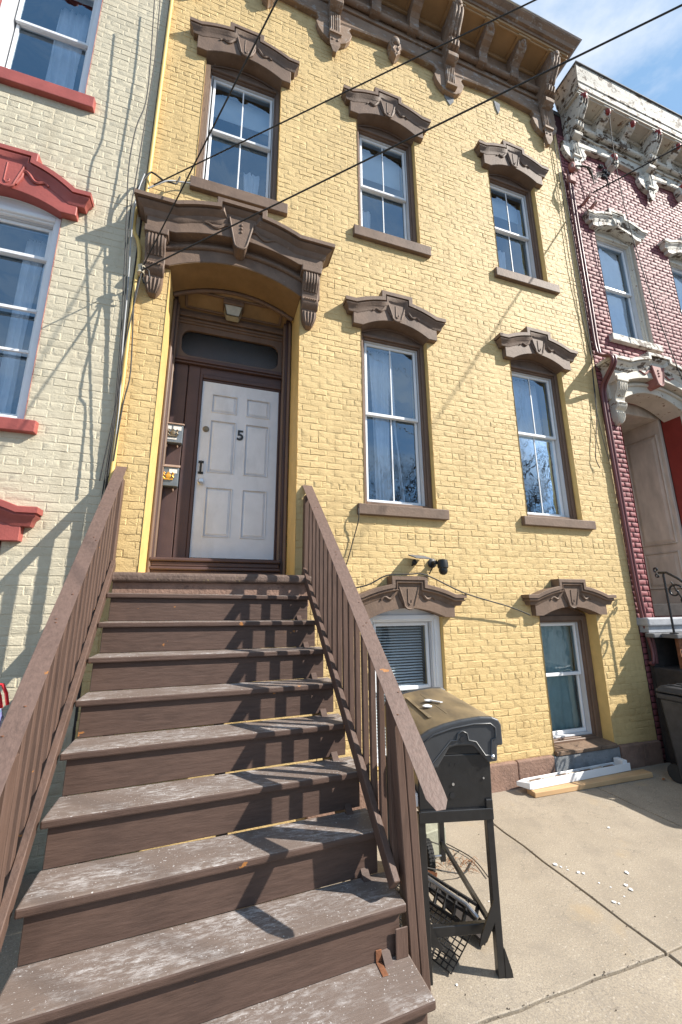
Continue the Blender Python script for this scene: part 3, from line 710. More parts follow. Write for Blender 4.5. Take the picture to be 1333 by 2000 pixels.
for (a, b, z0, z1), spring, crown, zm, kind in ((B1, 5.475, 5.62, 4.39, 'B1'), (C1, 5.475, 5.62, 4.44, 'C1'), (B2, 9.09, 9.22, 8.09, 'B2'), (C2, 9.09, 9.22, 8.14, 'C2'), (A2, 9.16, 9.29, 8.20, 'A2')):
    win, (u0, u1, v0, v1, yc) = window(YH, a, b, z0, spring, crown, zm=zm)
    if kind == 'B1':
        curtain(win, u0+0.14, u0+0.40, v0, v1, yc+0.01, 'curtain', 4, 0.02, 0.05, seed=1); curtain(win, u0+0.36, u0+0.46, v0, v1, yc+0.02, 'curtain', 2, 0.02, 0.24, seed=2)
    elif kind == 'C1':
        curtain(win, u0+0.02, u0+0.50, v0+0.9, v1, yc+0.01, 'curtain', 6, 0.03, -0.02, seed=3); curtain(win, u1-0.22, u1-0.04, v0, v1, yc+0.07, 'curtain', 2, 0.02, 0.02, seed=4)
    elif kind == 'A2':
        part('roller_blind', MB().box(u0, u1, yc+0.03, yc+0.035, v1-0.42, v1), 'blind', win)
        curtain(win, u1-0.32, u1-0.12, v0, v0+0.85, yc+0.12, 'curtain', 3, 0.03, 0.0, seed=9)
        part('sticker', MB().box(u0+0.04, u0+0.12, 0.222, 0.224, v0+0.03, v0+0.11), 'paper', win)
    elif kind == 'B2':
        part('roller_blind', MB().box(u0, u1, yc+0.03, yc+0.035, v1-0.55, v1), 'blind', win)
        curtain(win, u0+0.03, u0+0.25, v0+0.1, v0+0.80, yc+0.10, 'curtain', 3, 0.02, 0.0, seed=5)
    else:
        part('roller_blind', MB().box(u0, u1, yc+0.03, yc+0.035, v1-0.40, v1), 'blind', win)
        curtain(win, u0+0.05, u0+0.45, v0, v0+0.85, yc+0.10, 'curtain', 5, 0.025, 0.0, seed=6)
# raw split wood strip beside the upper left window
part('stripped_trim', MB().box(-0.465, -0.405, 0.03, 0.075, 7.10, 9.12), 'rawwood', YH, label='bare weathered wood strip beside upper left window')
# ground floor windows
win, (u0, u1, v0, v1, yc) = window(YH, B0[0], B0[1], B0[2], 1.86, 1.945, case='white', arch='white', archwhite=True, gl='glass_low', muntin=False, cw=0.07, zm=1.08, yf=0.06)
mb = MB()
yc -= 0.035
nb = 44
for i in range(nb): 
    z = v0+0.02+(v1-v0-0.04)*i/(nb-1); mb.hexa([(u0+0.03,yc,z-0.006),(u1-0.03,yc,z-0.006),(u1-0.03,yc+0.022,z+0.006),(u0+0.03,yc+0.022,z+0.006),(u0+0.03,yc,z-0.004),(u1-0.03,yc,z-0.004),(u1-0.03,yc+0.022,z+0.008),(u0+0.03,yc+0.022,z+0.008)])
part('venetian_blind', mb, 'blind', win)
win, (u0, u1, v0, v1, yc) = window(YH, C0[0], C0[1], C0[2], 1.82, 1.95, case='casing', sash='white', arch='casing', gl='glass_low', muntin=False, cw=0.085, zm=1.09, yf=0.15, inner=0.0)
curtain(win, u0-0.05, u1+0.05, v0-0.03, v1+0.05, yc-0.005, 'teal_curtain', 6, 0.018, 0.0, seed=7)
part('rough_sill', MB().hexa([(4.03,-0.045,0.25),(4.99,-0.045,0.25),(4.985,0.20,0.24),(4.036,0.20,0.24),(4.03,-0.045,0.296),(4.99,-0.045,0.293),(4.983,0.20,0.312),(4.037,0.20,0.312)]), 'rawwood', YH, bevel=0.008, label='flaking bare wood sill of the ground floor window')

# brownstone base course
bx = [1.02, 1.85, 2.66, 3.46, 3.99]
for i in range(len(bx)-1):
    part('base_stone', MB().box(bx[i]+0.005, bx[i+1]-0.005, -0.045+random.uniform(-0.006, 0.006), 0.02, -0.03, 0.262), 'brownstone', YH, bevel=0.014, seg=2)
part('cement_patch', MB().hexa([(3.992,-0.040,-0.03),(5.03,-0.034,-0.03),(5.03,0.02,-0.03),(3.992,0.02,-0.03),(3.992,-0.036,0.249),(5.03,-0.03,0.249),(5.03,0.02,0.249),(3.992,0.02,0.249)]), 'cement', YH, bevel=0.01)
part('base_stone', MB().box(5.035, 5.40, -0.05, 0.02, -0.03, 0.262), 'brownstone', YH, bevel=0.014, seg=2)
part('base_stone', MB().box(5.41, 5.735, -0.042, 0.02, -0.03, 0.255), 'brownstone', YH, bevel=0.014, seg=2)

# cornice
cornice(YH, YX0, 5.69, (-0.73, 1.315, 3.36, 5.405), 1.0, 11.81, 0.16, 'brownwood', 'soffit', 0.50, 0.66, spacing=2.045, lost=(3.36,), lost_drops=(4.38,))
part('mortar_patch', MB().prism([(3.27, 10.52), (3.47, 10.50), (3.46, 10.33), (3.38, 10.22), (3.29, 10.36)], -0.012, 0.006), 'cement', YH, label='grey patch left by the missing bracket tip')
part('mortar_patch', MB().prism([(4.33, 10.80), (4.46, 10.78), (4.44, 10.62), (4.40, 10.52), (4.36, 10.62)], -0.012, 0.006), 'cement', YH)

# ---------------------------------------------------------------- front door and its hood
HX = 0.115
dh = hood(YH, HX, 0.755, 5.72, 1.13, 0.70, 0.285, 1.0, 6.38, 6.505, 6.595, 5.935, 0.055, 0.30, 0.01, 'brown', 'soffit', back=0.36, name='door_hood', key=False)
for ch in list(dh.children): bpy.data.objects.remove(ch)
# rebuild the moulding above a projecting frieze
E, A, B, ze, zs, zb = 1.13, 0.70, 0.285, 6.38, 6.505, 6.595
k = (zs-ze)/(A*A-B*B)
zt = lambda x: ze if abs(x) >= A else zs+k*B*B-k*x*x
n = 10
path = [(-E, ze), (-A, ze)]+[(-A+(A-B)*i/n, zt(-A+(A-B)*i/n)) for i in range(1, n+1)]+[(-B, zb), (B, zb)]+[(B+(A-B)*i/n, zt(B+(A-B)*i/n)) for i in range(0, n)]+[(A, ze), (E, ze)]
path = [(HX+a, b) for a, b in path]
def door_hood_top(parent, path, mat, zoff=0.0, S=1.0):
    prof = [(-0.19, 0), (-0.19, 0.185), (-0.175, 0.20), (-0.12, 0.215), (-0.085, 0.265), (-0.075, 0.272), (-0.073, 0.262), (-0.055, 0.262), (-0.055, 0.30), (-0.006, 0.30), (0, 0.294), (0, 0)]
    return part('hood_moulding', MB().sweep(path, prof, 0.0, 0.30), mat, parent, smooth=35)
door_hood_top(dh, path, 'brown')
def door_frieze(parent, hx, ze, k_, A_, B_, zs_, zb_, F, mat, bot, up):
    zt_ = lambda x: ze if abs(x) >= A_ else zs_+k_*B_*B_-k_*x*x
    lo = lambda x: bot+(0 if abs(x-hx) > A_ else up*(1-((x-hx)/A_)**2))
    hi = lambda x: (zb_ if abs(x-hx) < B_-0.15 else zt_(x-hx))-0.18
    xs = sorted([hx-F, hx-A_, hx+A_, hx+F]+arcxs(hx-A_+0.001, hx+A_-0.001, 24)+[hx+s*(B_-0.15)+e for s in (-1, 1) for e in (-0.001, 0.001)])
    return part('hood_frieze', MB().band(xs, lo, hi, -0.185, 0.006), mat, parent, bevel=0.006)
door_frieze(dh, HX, ze, k, A, B, zs, zb, 1.0, 'brown', 6.055, 0.135)
mb = MB().tube([(x, -0.062, 5.905+0.205*(1-((x-HX)/0.87)**2)) for x in arcxs(HX-0.80, HX+0.80, 24)], 0.032, 8)
part('arch_torus', mb, 'brown', dh, smooth=50)
def door_key(parent, hx, top, bot, mat, col='brown'):
    mb = MB()
    poly = [(hx-0.14, top), (hx-0.075, bot+0.08), (hx-0.06, bot+0.03), (hx-0.03, bot+0.006), (hx, bot), (hx+0.03, bot+0.006), (hx+0.06, bot+0.03), (hx+0.075, bot+0.08), (hx+0.14, top)]
    mb.prism(poly, -0.225, -0.02); mb.tube([(a, -0.225, b) for a, b in poly], 0.013, 6)
    for z in (top-0.07, top-0.12, top-0.17): mb.lathe([(0.016, 0.01), (0.016, -0.008), (0.006, -0.014)], (hx, -0.226, z), 'y', 8)
    part('keystone', mb, mat, parent, smooth=40)
    mb = MB()
    for s in (-1, 1):
        pts = [(hx+s*(0.10+t*0.30), -0.19, top-0.10-0.06*t+0.03*math.sin(t*8)) for t in [i/10 for i in range(11)]]
        mb.tube(pts, [0.020*(1-0.6*i/10)+0.004 for i in range(11)], 6)
    part('carved_scroll', mb, mat, parent, smooth=50)
door_key(dh, HX, 6.42, 6.02, 'brown')
DB = [(0.02, 0.0), (0.185, 0.0), (0.20, -0.03), (0.20, -0.08), (0.185, -0.13), (0.155, -0.17), (0.13, -0.22), (0.115, -0.29), (0.13, -0.32), (0.15, -0.35), (0.145, -0.38), (0.12, -0.42), (0.085, -0.44), (0.08, -0.46), (0.095, -0.48), (0.095, -0.54), (0.085, -0.60), (0.06, -0.65), (0.02, -0.665)]
def door_brackets(parent, xs, ztop, mat, wd=0.185):
    for xb in xs:
        prof = [(p, ztop+dz) for p, dz in DB]; n = len(prof)
        wds = [wd]*8+[wd*0.96]*6+[wd*0.95, wd*0.92, wd*0.75, wd*0.45, wd*0.3]
        br = scroll_bracket(parent, xb, wd, prof, mat, (1, 6, 5, 0.013), (14, 17, 4, 0.012), taper_pts=wds)
        part('bracket_cap', MB().box(xb-wd/2-0.03, xb+wd/2+0.03, -0.215, 0, ztop+0.001, ztop+0.085).box(xb-wd/2-0.015, xb+wd/2+0.015, -0.20, 0, ztop-0.02, ztop), mat, br, bevel=0.012, seg=2)
        mb = MB()
        for i in range(6):
            u = (i+0.5)/6-0.5
            mb.lathe([(0.004, 0.012), (0.014, 0.0), (0.004, -0.016)], (xb+u*wd*0.85, -0.152, ztop-0.345), 'z', 6)
        mb.tube([(xb+wd*0.5, -p*0.9, z) for p, z in prof[1:13]], 0.012, 6); mb.tube([(xb-wd*0.5, -p*0.9, z) for p, z in prof[1:13]], 0.012, 6)
        part('bracket_carving', mb, mat, br, smooth=50)
door_brackets(dh, (-0.775, 0.975), 5.965, 'brown')

lo_ = lambda x: 5.72+0.215*max(0.0, 1-((x-HX)/0.755)**2)
part('arch_soffit_bounce', MB().band(arcxs(HX-0.752, HX+0.752, 26), lambda x: lo_(x)-0.005, lambda x: lo_(x)-0.001, -0.05, 0.355), 'porchsoffit', dh)  # thin lining added under the arch; its warm tone stands for bounce light
# recess: arch moulding, soffit, transom, frame
YD = 0.70; KD = 1.0577
ZD = lambda z: 1.977+KD*(z-1.977)
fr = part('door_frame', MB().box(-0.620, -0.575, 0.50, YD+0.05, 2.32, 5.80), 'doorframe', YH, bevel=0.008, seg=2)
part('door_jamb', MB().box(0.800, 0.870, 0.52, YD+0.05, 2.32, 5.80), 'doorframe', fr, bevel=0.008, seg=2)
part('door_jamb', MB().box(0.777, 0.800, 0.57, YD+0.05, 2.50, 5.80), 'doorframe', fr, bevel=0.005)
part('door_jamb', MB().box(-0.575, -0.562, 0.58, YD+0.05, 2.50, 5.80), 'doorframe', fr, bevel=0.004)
for x, y in ((-0.604, 0.48), (-0.572, 0.56), (0.850, 0.49), (0.790, 0.555)):
    part('door_casing', MB().tube([(x, y, 2.33), (x, y, 5.72)], 0.022, 8), 'casing', fr, smooth=50)
mb = MB().tube([(x, 0.385, 5.70+0.215*(1-((x-HX)/0.755)**2)) for x in arcxs(HX-0.735, HX+0.745, 24)], 0.028, 8)
part('arch_moulding', mb, 'casing', fr, smooth=50)
SZ = lambda y: 5.90-(y-0.37)*0.62
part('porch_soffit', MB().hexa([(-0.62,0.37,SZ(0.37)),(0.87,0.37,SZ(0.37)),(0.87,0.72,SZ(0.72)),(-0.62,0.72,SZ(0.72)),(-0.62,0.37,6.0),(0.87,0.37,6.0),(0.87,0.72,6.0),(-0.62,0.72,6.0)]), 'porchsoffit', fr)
SP = lambda x, v, d: (x, 0.39+v*0.25, SZ(0.39+v*0.25)-d)
for (xa, va), (xb_, vb) in (((-0.48, 0.15), (0.72, 0.15)), ((0.72, 0.15), (0.72, 0.85)), ((0.72, 0.85), (-0.48, 0.85)), ((-0.48, 0.85), (-0.48, 0.15))):
    part('soffit_panel_moulding', MB().bar(SP(xa, va, 0.008), SP(xb_, vb, 0.008), 0.035, 0.022), 'casing', fr, bevel=0.006)
tz0, tz1 = 5.069, 5.460
part('transom_head', MB().box(-0.575, 0.80, 0.635, YD+0.05, tz1+0.08, 5.76).box(-0.575, 0.80, 0.60, 0.635, 5.62, 5.68).box(-0.575, 0.80, 0.615, 0.635, tz1+0.11, tz1+0.14), 'casing', fr, bevel=0.008, seg=2)
mb = MB()
# transom frame with rounded corners
def rrect(x0, x1, z0, z1, r, n=5):
    pts = []
    for cx, cz, a0 in ((x1-r, z1-r, 0), (x0+r, z1-r, 90), (x0+r, z0+r, 180), (x1-r, z0+r, 270)):
        for i in range(n+1):
            a = math.radians(a0+90*i/n); pts.append((cx+r*math.cos(a), cz+r*math.sin(a)))
    return pts
inn = rrect(-0.505, 0.725, tz0+0.02, tz1, 0.12, 6); outp = []
for (x, z) in inn:
    outp.append((-0.575 if x < -0.38 else 0.80 if x > 0.60 else x, tz0-0.03 if z < tz0+0.13 else tz1+0.085))
n = len(inn)
for i in range(n):
    j = (i+1) % n
    mb.add([(inn[i][0],0.655,inn[i][1]),(inn[j][0],0.655,inn[j][1]),(outp[j][0],0.655,outp[j][1]),(outp[i][0],0.655,outp[i][1])], [(0,1,2,3)])
    mb.add([(inn[i][0],0.655,inn[i][1]),(inn[j][0],0.655,inn[j][1]),(inn[j][0],0.695,inn[j][1]),(inn[i][0],0.695,inn[i][1])], [(0,1,2,3)])
part('transom_frame', mb, 'casing', fr)
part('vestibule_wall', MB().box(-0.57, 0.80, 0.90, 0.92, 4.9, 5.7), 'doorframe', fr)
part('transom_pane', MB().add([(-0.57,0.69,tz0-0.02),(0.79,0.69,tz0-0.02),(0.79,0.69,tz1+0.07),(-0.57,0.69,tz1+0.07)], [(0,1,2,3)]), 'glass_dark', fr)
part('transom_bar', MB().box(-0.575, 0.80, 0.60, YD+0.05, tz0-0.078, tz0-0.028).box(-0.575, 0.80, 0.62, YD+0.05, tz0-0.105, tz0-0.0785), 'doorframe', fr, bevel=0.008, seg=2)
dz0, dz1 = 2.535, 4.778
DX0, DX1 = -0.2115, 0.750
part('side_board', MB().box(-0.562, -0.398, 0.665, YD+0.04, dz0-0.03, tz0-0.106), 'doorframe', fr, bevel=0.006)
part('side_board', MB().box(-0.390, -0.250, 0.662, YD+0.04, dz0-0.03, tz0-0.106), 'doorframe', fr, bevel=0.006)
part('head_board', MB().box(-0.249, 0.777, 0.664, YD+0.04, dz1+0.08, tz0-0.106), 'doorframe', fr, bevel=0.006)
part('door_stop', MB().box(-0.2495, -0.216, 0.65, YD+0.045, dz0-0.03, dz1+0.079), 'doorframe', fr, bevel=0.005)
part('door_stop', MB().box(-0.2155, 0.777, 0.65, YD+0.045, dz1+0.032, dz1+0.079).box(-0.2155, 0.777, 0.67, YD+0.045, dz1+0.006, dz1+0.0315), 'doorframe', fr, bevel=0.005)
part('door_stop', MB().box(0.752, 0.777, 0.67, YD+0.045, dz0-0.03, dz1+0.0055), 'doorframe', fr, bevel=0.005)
part('threshold', MB().box(-0.60, 0.80, 0.45, YD+0.07, 2.465, 2.505).box(-0.585, 0.79, 0.475, 0.74, 2.41, 2.4645).box(-0.60, 0.80, 0.46, 0.74, 2.372, 2.4095).box(-0.60, 0.80, 0.49, 0.74, 2.28, 2.3715), 'doorframe', fr, bevel=0.014, seg=3)
dr = part('door', MB().box(DX0, DX1, YD-0.008, YD+0.04, dz0, dz1), 'door', YH, label='white six panel door with number 5')
cols = [(DX0+0.127*1, DX0+0.428), (DX0+0.555, DX1-0.116)]
rows = [(dz0+0.249, dz0+0.846), (dz0+1.042, dz0+1.719), (dz0+1.835, dz0+2.078)]
mb = MB(); y0, y1 = YD-0.022, YD-0.008
zc = [dz0]+[z for r in rows for z in r]+[dz1]; xcs = [DX0]+[x for c in cols for x in c]+[DX1]
for i in range(len(xcs)-1):
    for j in range(len(zc)-1):
        if i % 2 == 1 and j % 2 == 1: continue
        mb.box(xcs[i], xcs[i+1], y0, y1-0.0005, zc[j], zc[j+1])
part('stile_and_rail', mb, 'door', dr)
for c in cols:
    for r in rows:
        m_ = MB(); g = 0.038
        x0, x1, z0, z1 = c[0], c[1], r[0], r[1]
        m_.add([(x0+g,y0-0.001,z0+g),(x1-g,y0-0.001,z0+g),(x1-g,y0-0.001,z1-g),(x0+g,y0-0.001,z1-g),(x0+0.012,y1-0.001,z0+0.012),(x1-0.012,y1-0.001,z0+0.012),(x1-0.012,y1-0.001,z1-0.012),(x0+0.012,y1-0.001,z1-0.012)], [(0,1,2,3),(0,4,5,1),(1,5,6,2),(2,6,7,3),(3,7,4,0)])
        part('panel', m_, 'door', dr)
        part('panel_moulding', MB().tube([(x0, y0-0.002, z0), (x1, y0-0.002, z0), (x1, y0-0.002, z1), (x0, y0-0.002, z1), (x0, y0-0.002, z0)], 0.008, 6), 'door', dr, smooth=50)
part('door_knob', MB().lathe([(0.036, 0.0), (0.036, -0.01), (0.015, -0.02), (0.017, -0.036), (0.032, -0.046), (0.036, -0.062), (0.028, -0.077), (0.008, -0.083)], (DX0+0.066, YD-0.02, dz0+0.905), 'y', 14), 'chrome', dr, smooth=40)
part('deadbolt', MB().lathe([(0.038, 0.0), (0.038, -0.012), (0.028, -0.018), (0.01, -0.019)], (DX0+0.076, YD-0.02, dz0+1.592), 'y', 14), 'bronze', dr, smooth=40)
hx_ = DX0+0.050; hz = dz0+1.09
part('pull_handle', MB().box(hx_-0.030, hx_+0.030, YD-0.032, YD-0.0215, hz+0.055, hz+0.083).box(hx_-0.030, hx_+0.030, YD-0.032, YD-0.0215, hz-0.083, hz-0.055).tube([(hx_, YD-0.03, hz+0.075), (hx_, YD-0.065, hz+0.055), (hx_, YD-0.065, hz-0.055), (hx_, YD-0.03, hz-0.075)], 0.013, 7), 'black', dr)
fc = bpy.data.curves.new('house_number', 'FONT'); fc.body = '5'; fc.size = 0.185; fc.extrude = 0.004; fc.offset = 0.0035; fc.align_x = 'CENTER'
fo = bpy.data.objects.new('tmp', fc); COL.objects.link(fo); bpy.context.view_layer.update()
dgz = bpy.context.evaluated_depsgraph_get(); me = bpy.data.meshes.new_from_object(fo.evaluated_get(dgz)); bpy.data.objects.remove(fo)
me.materials.clear(); me.materials.append(M['black'])
num = bpy.data.objects.new('house_number', me); COL.objects.link(num); num.parent = dr
num.location = Vector((DX0+0.492, YD-0.027, dz0+1.50))-ORG[YH]; num.rotation_euler = (math.radians(90), 0, 0)
part('peephole', MB().lathe([(0.012, 0.0), (0.012, -0.012), (0.006, -0.016)], (DX0+0.487, YD-0.022, dz0+1.54), 'y', 10), 'chrome', dr, smooth=40)

lamp = thing('porch_light', 'square frosted glass ceiling light above the white front door', 'lamp', (0.09, 0.52, 5.80))
LZ = 5.80
part('lamp_base', MB().box(-0.035, 0.225, 0.41, 0.63, LZ-0.025, LZ+0.04), 'casing', lamp, bevel=0.006)
part('lamp_shade', MB().hexa([(0.015,0.46,LZ-0.155),(0.175,0.46,LZ-0.155),(0.175,0.58,LZ-0.155),(0.015,0.58,LZ-0.155),(-0.02,0.425,LZ-0.026),(0.21,0.425,LZ-0.026),(0.21,0.615,LZ-0.026),(-0.02,0.615,LZ-0.026)]), 'frost', lamp, bevel=0.012, seg=2)
for a, b in (((0.015,0.46,LZ-0.155),(-0.02,0.425,LZ-0.026)), ((0.175,0.46,LZ-0.155),(0.21,0.425,LZ-0.026)), ((0.015,0.46,LZ-0.155),(0.175,0.46,LZ-0.155))):
    part('lamp_rod', MB().bar(a, b, 0.012, 0.012), 'bronze', lamp)

# mail boxes hung on the side boards
def mailbox(x0, z0, label, emb, tags, lidmat):
    t = thing('mailbox', label, 'mailbox', (x0+0.1, 0.60, z0), 'mailboxes beside the front door')
    w_, h_, yb = 0.21, 0.25, 0.6615
    part('box', MB().hexa([(x0,0.575,z0),(x0+w_,0.575,z0),(x0+w_,yb,z0),(x0,yb,z0),(x0,0.555,z0+h_-0.03),(x0+w_,0.555,z0+h_-0.03),(x0+w_,yb,z0+h_),(x0,yb,z0+h_)]), 'mailbox', t, bevel=0.005)
    part('lid', MB().hexa([(x0-0.008,0.540,z0+h_-0.035),(x0+w_+0.008,0.540,z0+h_-0.035),(x0+w_+0.008,yb,z0+h_+0.005),(x0-0.008,yb,z0+h_+0.005),(x0-0.008,0.540,z0+h_-0.018),(x0+w_+0.008,0.540,z0+h_-0.018),(x0+w_+0.008,yb,z0+h_+0.035),(x0-0.008,yb,z0+h_+0.035)]), lidmat, t, bevel=0.004)
    yf = lambda z: 0.575-0.02*(z-z0)/(h_-0.03)-0.002
    mb = MB(); cx, cz = x0+w_/2, z0+0.112
    yy = yf(cz)-0.004
    mb.lathe([(0.030, 0.006), (0.030, -0.004), (0.02, -0.008)], (cx, yy, cz), 'y', 12)
    mb.box(cx-0.012, cx+0.012, yy-0.006, yy+0.006, cz+0.028, cz+0.048); mb.box(cx-0.052, cx+0.052, yy-0.004, yy+0.006, cz-0.044, cz-0.030)
    for s in (-1, 1):
        mb.tube([(cx+s*0.034, yy, cz-0.034), (cx+s*0.058, yy-0.002, cz-0.012), (cx+s*0.040, yy-0.002, cz+0.006), (cx+s*0.058, yy-0.002, cz+0.030), (cx+s*0.044, yy, cz+0.044), (cx+s*0.036, yy, cz+0.030)], [0.007, 0.009, 0.010, 0.009, 0.008, 0.004], 6)
    part('crest_emblem', mb, emb, t, smooth=45)
    for (a, b, c, d) in tags: part('name_tag', MB().hexa([(x0+a,yf(z0+c)-0.001,z0+c),(x0+b,yf(z0+c)-0.001,z0+c),(x0+b,yf(z0+c)+0.001,z0+c),(x0+a,yf(z0+c)+0.001,z0+c),(x0+a,yf(z0+d)-0.001,z0+d),(x0+b,yf(z0+d)-0.001,z0+d),(x0+b,yf(z0+d)+0.001,z0+d),(x0+a,yf(z0+d)+0.001,z0+d)]), 'paper', t)
    for hx in (x0+0.045, x0+w_-0.045):
        part('newspaper_hook', MB().tube([(hx, 0.645, z0+0.005), (hx, 0.615, z0-0.03), (hx, 0.59, z0-0.055), (hx, 0.57, z0-0.05), (hx, 0.565, z0-0.035)], 0.006, 6), 'mailtop' if lidmat == 'mailtop' else 'rust', t, smooth=50)
    return t
mailbox(-0.600, 3.868, 'upper grey mailbox with dark crest and two white tags on the brown door panel', 'bronze', ((0.0, 0.085, 0.155, 0.198), (0.105, 0.195, 0.150, 0.198), (0.045, 0.15, 0.035, 0.055)), 'mailtop')
mailbox(-0.606, 3.335, 'lower grey mailbox with gold crest and one white tag on the brown door panel', 'brass', ((0.11, 0.195, 0.150, 0.198),), 'mailtop')

# stone landing under the door
part('landing_stone', MB().box(-0.825, 1.03, -0.185, 0.80, 2.205, 2.292), 'stonelip', YH, bevel=0.028, seg=3)
part('landing_riser', MB().box(-0.80, 1.00, -0.135, 0.0, 1.98, 2.204), 'brownstone', YH, bevel=0.004)

# ================================================================== WOODEN STAIRS
ST = thing('wooden_stairs', 'brown painted wooden front stairs with salt-stained treads and slatted railings', 'stairs', (0.15, -1.3, 0))
Rz, T, z1, y1, q, sl = 0.2303, 0.242, 2.100, -0.33, 0.0585, -0.019
for k in range(9):
    xl = -0.789+0.016*k; xr = 0.994+0.0147*k; z = z1-k*Rz
    yl = y1-k*T-q; yr = y1-k*T+q; dp = 0.285 if k < 8 else 0.60; th = 0.040
    if k == 0: dp = 0.19
    e = 0.0
    if k == 8: yl -= 0.02; dp = 0.34
    P = [(xl,yl,z-th),(xr,yr,z-th+sl),(xr,yr+dp,z-th+sl),(xl,yl+dp,z-th),(xl,yl,z),(xr,yr,z+sl),(xr,yr+dp,z+sl),(xl,yl+dp,z)]
    part('tread', MB().hexa(P), 'tread', ST, bevel=0.009, seg=2)
    ins = 0.032; bo = 0.022
    zb_ = z-Rz-0.010 if k < 8 else -0.01
    gap = 0.012 if k in (3, 4, 5) else 0.0
    part('riser', MB().hexa([(xl+0.03,yl+ins,zb_+0.012),(xr-0.03,yr+ins,zb_+0.012+gap+sl),(xr-0.03,yr+ins+bo,zb_+0.012+gap+sl),(xl+0.03,yl+ins+bo,zb_+0.012),(xl+0.03,yl+ins,z-th-0.001),(xr-0.03,yr+ins,z-th-0.001+sl),(xr-0.03,yr+ins+bo,z-th-0.001+sl),(xl+0.03,yl+ins+bo,z-th-0.001)]), 'riser', ST, bevel=0.003)
for s, xo in ((0, 0.10), (1, 0.5), (2, 0.93)):
    a = (-0.789+1.783*xo, y1+0.16, z1-0.27); b = (-0.789+0.12+1.783*xo, y1-7.9*T+0.16, z1-0.27-7.9*Rz)
    part('stringer', MB().bar(a, b, 0.045, 0.20), 'riser', ST)
# bottom sag shim and rusty plates
pz = z1-8*Rz+sl
part('metal_bracket', MB().box(1.03, 1.10, -1.962, -1.955, pz+0.0, pz+0.13), 'post', ST, bevel=0.003)
part('hinge_plate', MB().box(0.925, 0.957, -2.03, -1.945, pz+0.002, pz+0.006).box(0.925, 0.957, -1.949, -1.944, pz+0.006, pz+0.055), 'rust', ST, bevel=0.002, label='small rusty hinge plate on the bottom tread')

def railing(side):
    if side == 'right':
        x0, z0, w_, s, mm, yend, post = 0.945, 3.305, 0.110, 0.961, 0.047, 2.318, True
        inner = lambda t: x0+mm*t; binner = 0.0
    else:
        x0, z0, w_, s, mm, yend, post = -0.921, 3.331, 0.100, 0.942, 0.057, 2.32, True
    cx = lambda t: x0+w_/2+mm*t
    th = 0.042
    L = yend
    # cap: a flat board laid along the slope, outer end clipped at its corners
    def pt(dx, t, d): # d: drop below the top face, perpendicular-ish
        return (x0+dx+mm*t, -t-d*0.69, z0-s*t-d*0.72)
    if side == 'right': outl = [(0, 0.0), (w_, 0.0), (w_, L-0.028), (w_-0.03, L), (0.03, L), (0, L-0.04)]
    else: outl = [(0, 0.0), (w_, 0.0), (w_, L-0.04), (w_-0.03, L), (0.03, L), (0, L-0.028)]
    top = [pt(a, t, 0) for a, t in outl]; bt = [pt(a, t, th) for a, t in outl]; n = len(outl)
    ra = part('railing', MB().add(top+bt, [tuple(range(n)), tuple(range(2*n-1, n-1, -1))]+[(i, i+n, (i+1) % n+n, (i+1) % n) for i in range(n)]), 'cap', ST, bevel=0.006, seg=2, label=('right' if side == 'right' else 'left')+' railing of slatted brown wood')
    # bottom rail on the stair side
    xi = (lambda t: x0+0.012+mm*t) if side == 'right' else (lambda t: x0+w_-0.012+mm*t)
    dzb = 0.90
    a = (xi(0.10), -0.06, z0-s*0.06-dzb); b = (xi(L-0.42), -(L-0.38), z0-s*(L-0.38)-dzb)
    if side == 'left': b = (xi(L-0.1), -(L-0.06), z0-s*(L-0.06)-dzb)
    part('bottom_rail', MB().bar(a, b, 0.038, 0.085), 'post', ra, bevel=0.004)
    # balusters
    t = 0.16; i = 0
    xb = (lambda t: x0+0.053+mm*t) if side == 'right' else (lambda t: x0+w_-0.053+mm*t)
    while t < (L-0.42 if side == 'right' else L-0.10):
        zt_ = z0-s*t-th*1.05; zb_ = z0-s*t-dzb-0.085
        lean = random.uniform(-0.004, 0.004)
        part('baluster', MB().hexa([(xb(t)-0.0185+lean,-t-0.0185,zb_),(xb(t)+0.0185+lean,-t-0.0185,zb_),(xb(t)+0.0185+lean,-t+0.0185,zb_),(xb(t)-0.0185+lean,-t+0.0185,zb_),(xb(t)-0.0185,-t-0.0185,zt_-0.02),(xb(t)+0.0185,-t-0.0185,zt_-0.02),(xb(t)+0.0185,-t+0.0185,zt_+0.015),(xb(t)-0.0185,-t+0.0185,zt_+0.015)]), 'post', ra, bevel=0.003)
        t += 0.121; i += 1
    xw = x0+w_/2
    part('post', MB().box(xw-0.046, xw+0.046, -0.095, -0.006, 2.30 if side == 'right' else 2.28, z0-0.14), 'post', ra, bevel=0.005)
    if side == 'right':
        for dx in (0.0, 0.052):
            part('post', MB().hexa([(1.137+dx,-1.93,0.0),(1.187+dx,-1.93,0.0),(1.187+dx,-1.84,0.0),(1.137+dx,-1.84,0.0),(1.058+dx,-1.96,z0-s*1.96-th*1.2),(1.108+dx,-1.96,z0-s*1.96-th*1.2),(1.108+dx,-1.87,z0-s*1.87-th*1.2),(1.058+dx,-1.87,z0-s*1.87-th*1.2)]), 'post', ra, bevel=0.005)
    else:
        part('post', MB().box(x0+0.11, x0+0.20, -2.06, -1.97, 0.0, z0-s*2.03-0.05), 'post', ra, bevel=0.005)
    mb = MB()
    for t in (0.35, 0.36, 0.9, 0.93, 1.35, 1.5, 1.52, 1.9, 2.0):
        x = x0+random.uniform(0.02, w_-0.02)+mm*t
        mb.lathe([(0.006, -0.001), (0.006, 0.0012), (0.002, 0.0016)], (x, -t, z0-s*t+0.001), 'z', 8)
    part('nail_head', mb, 'rust', ra)
railing('right'); railing('left')

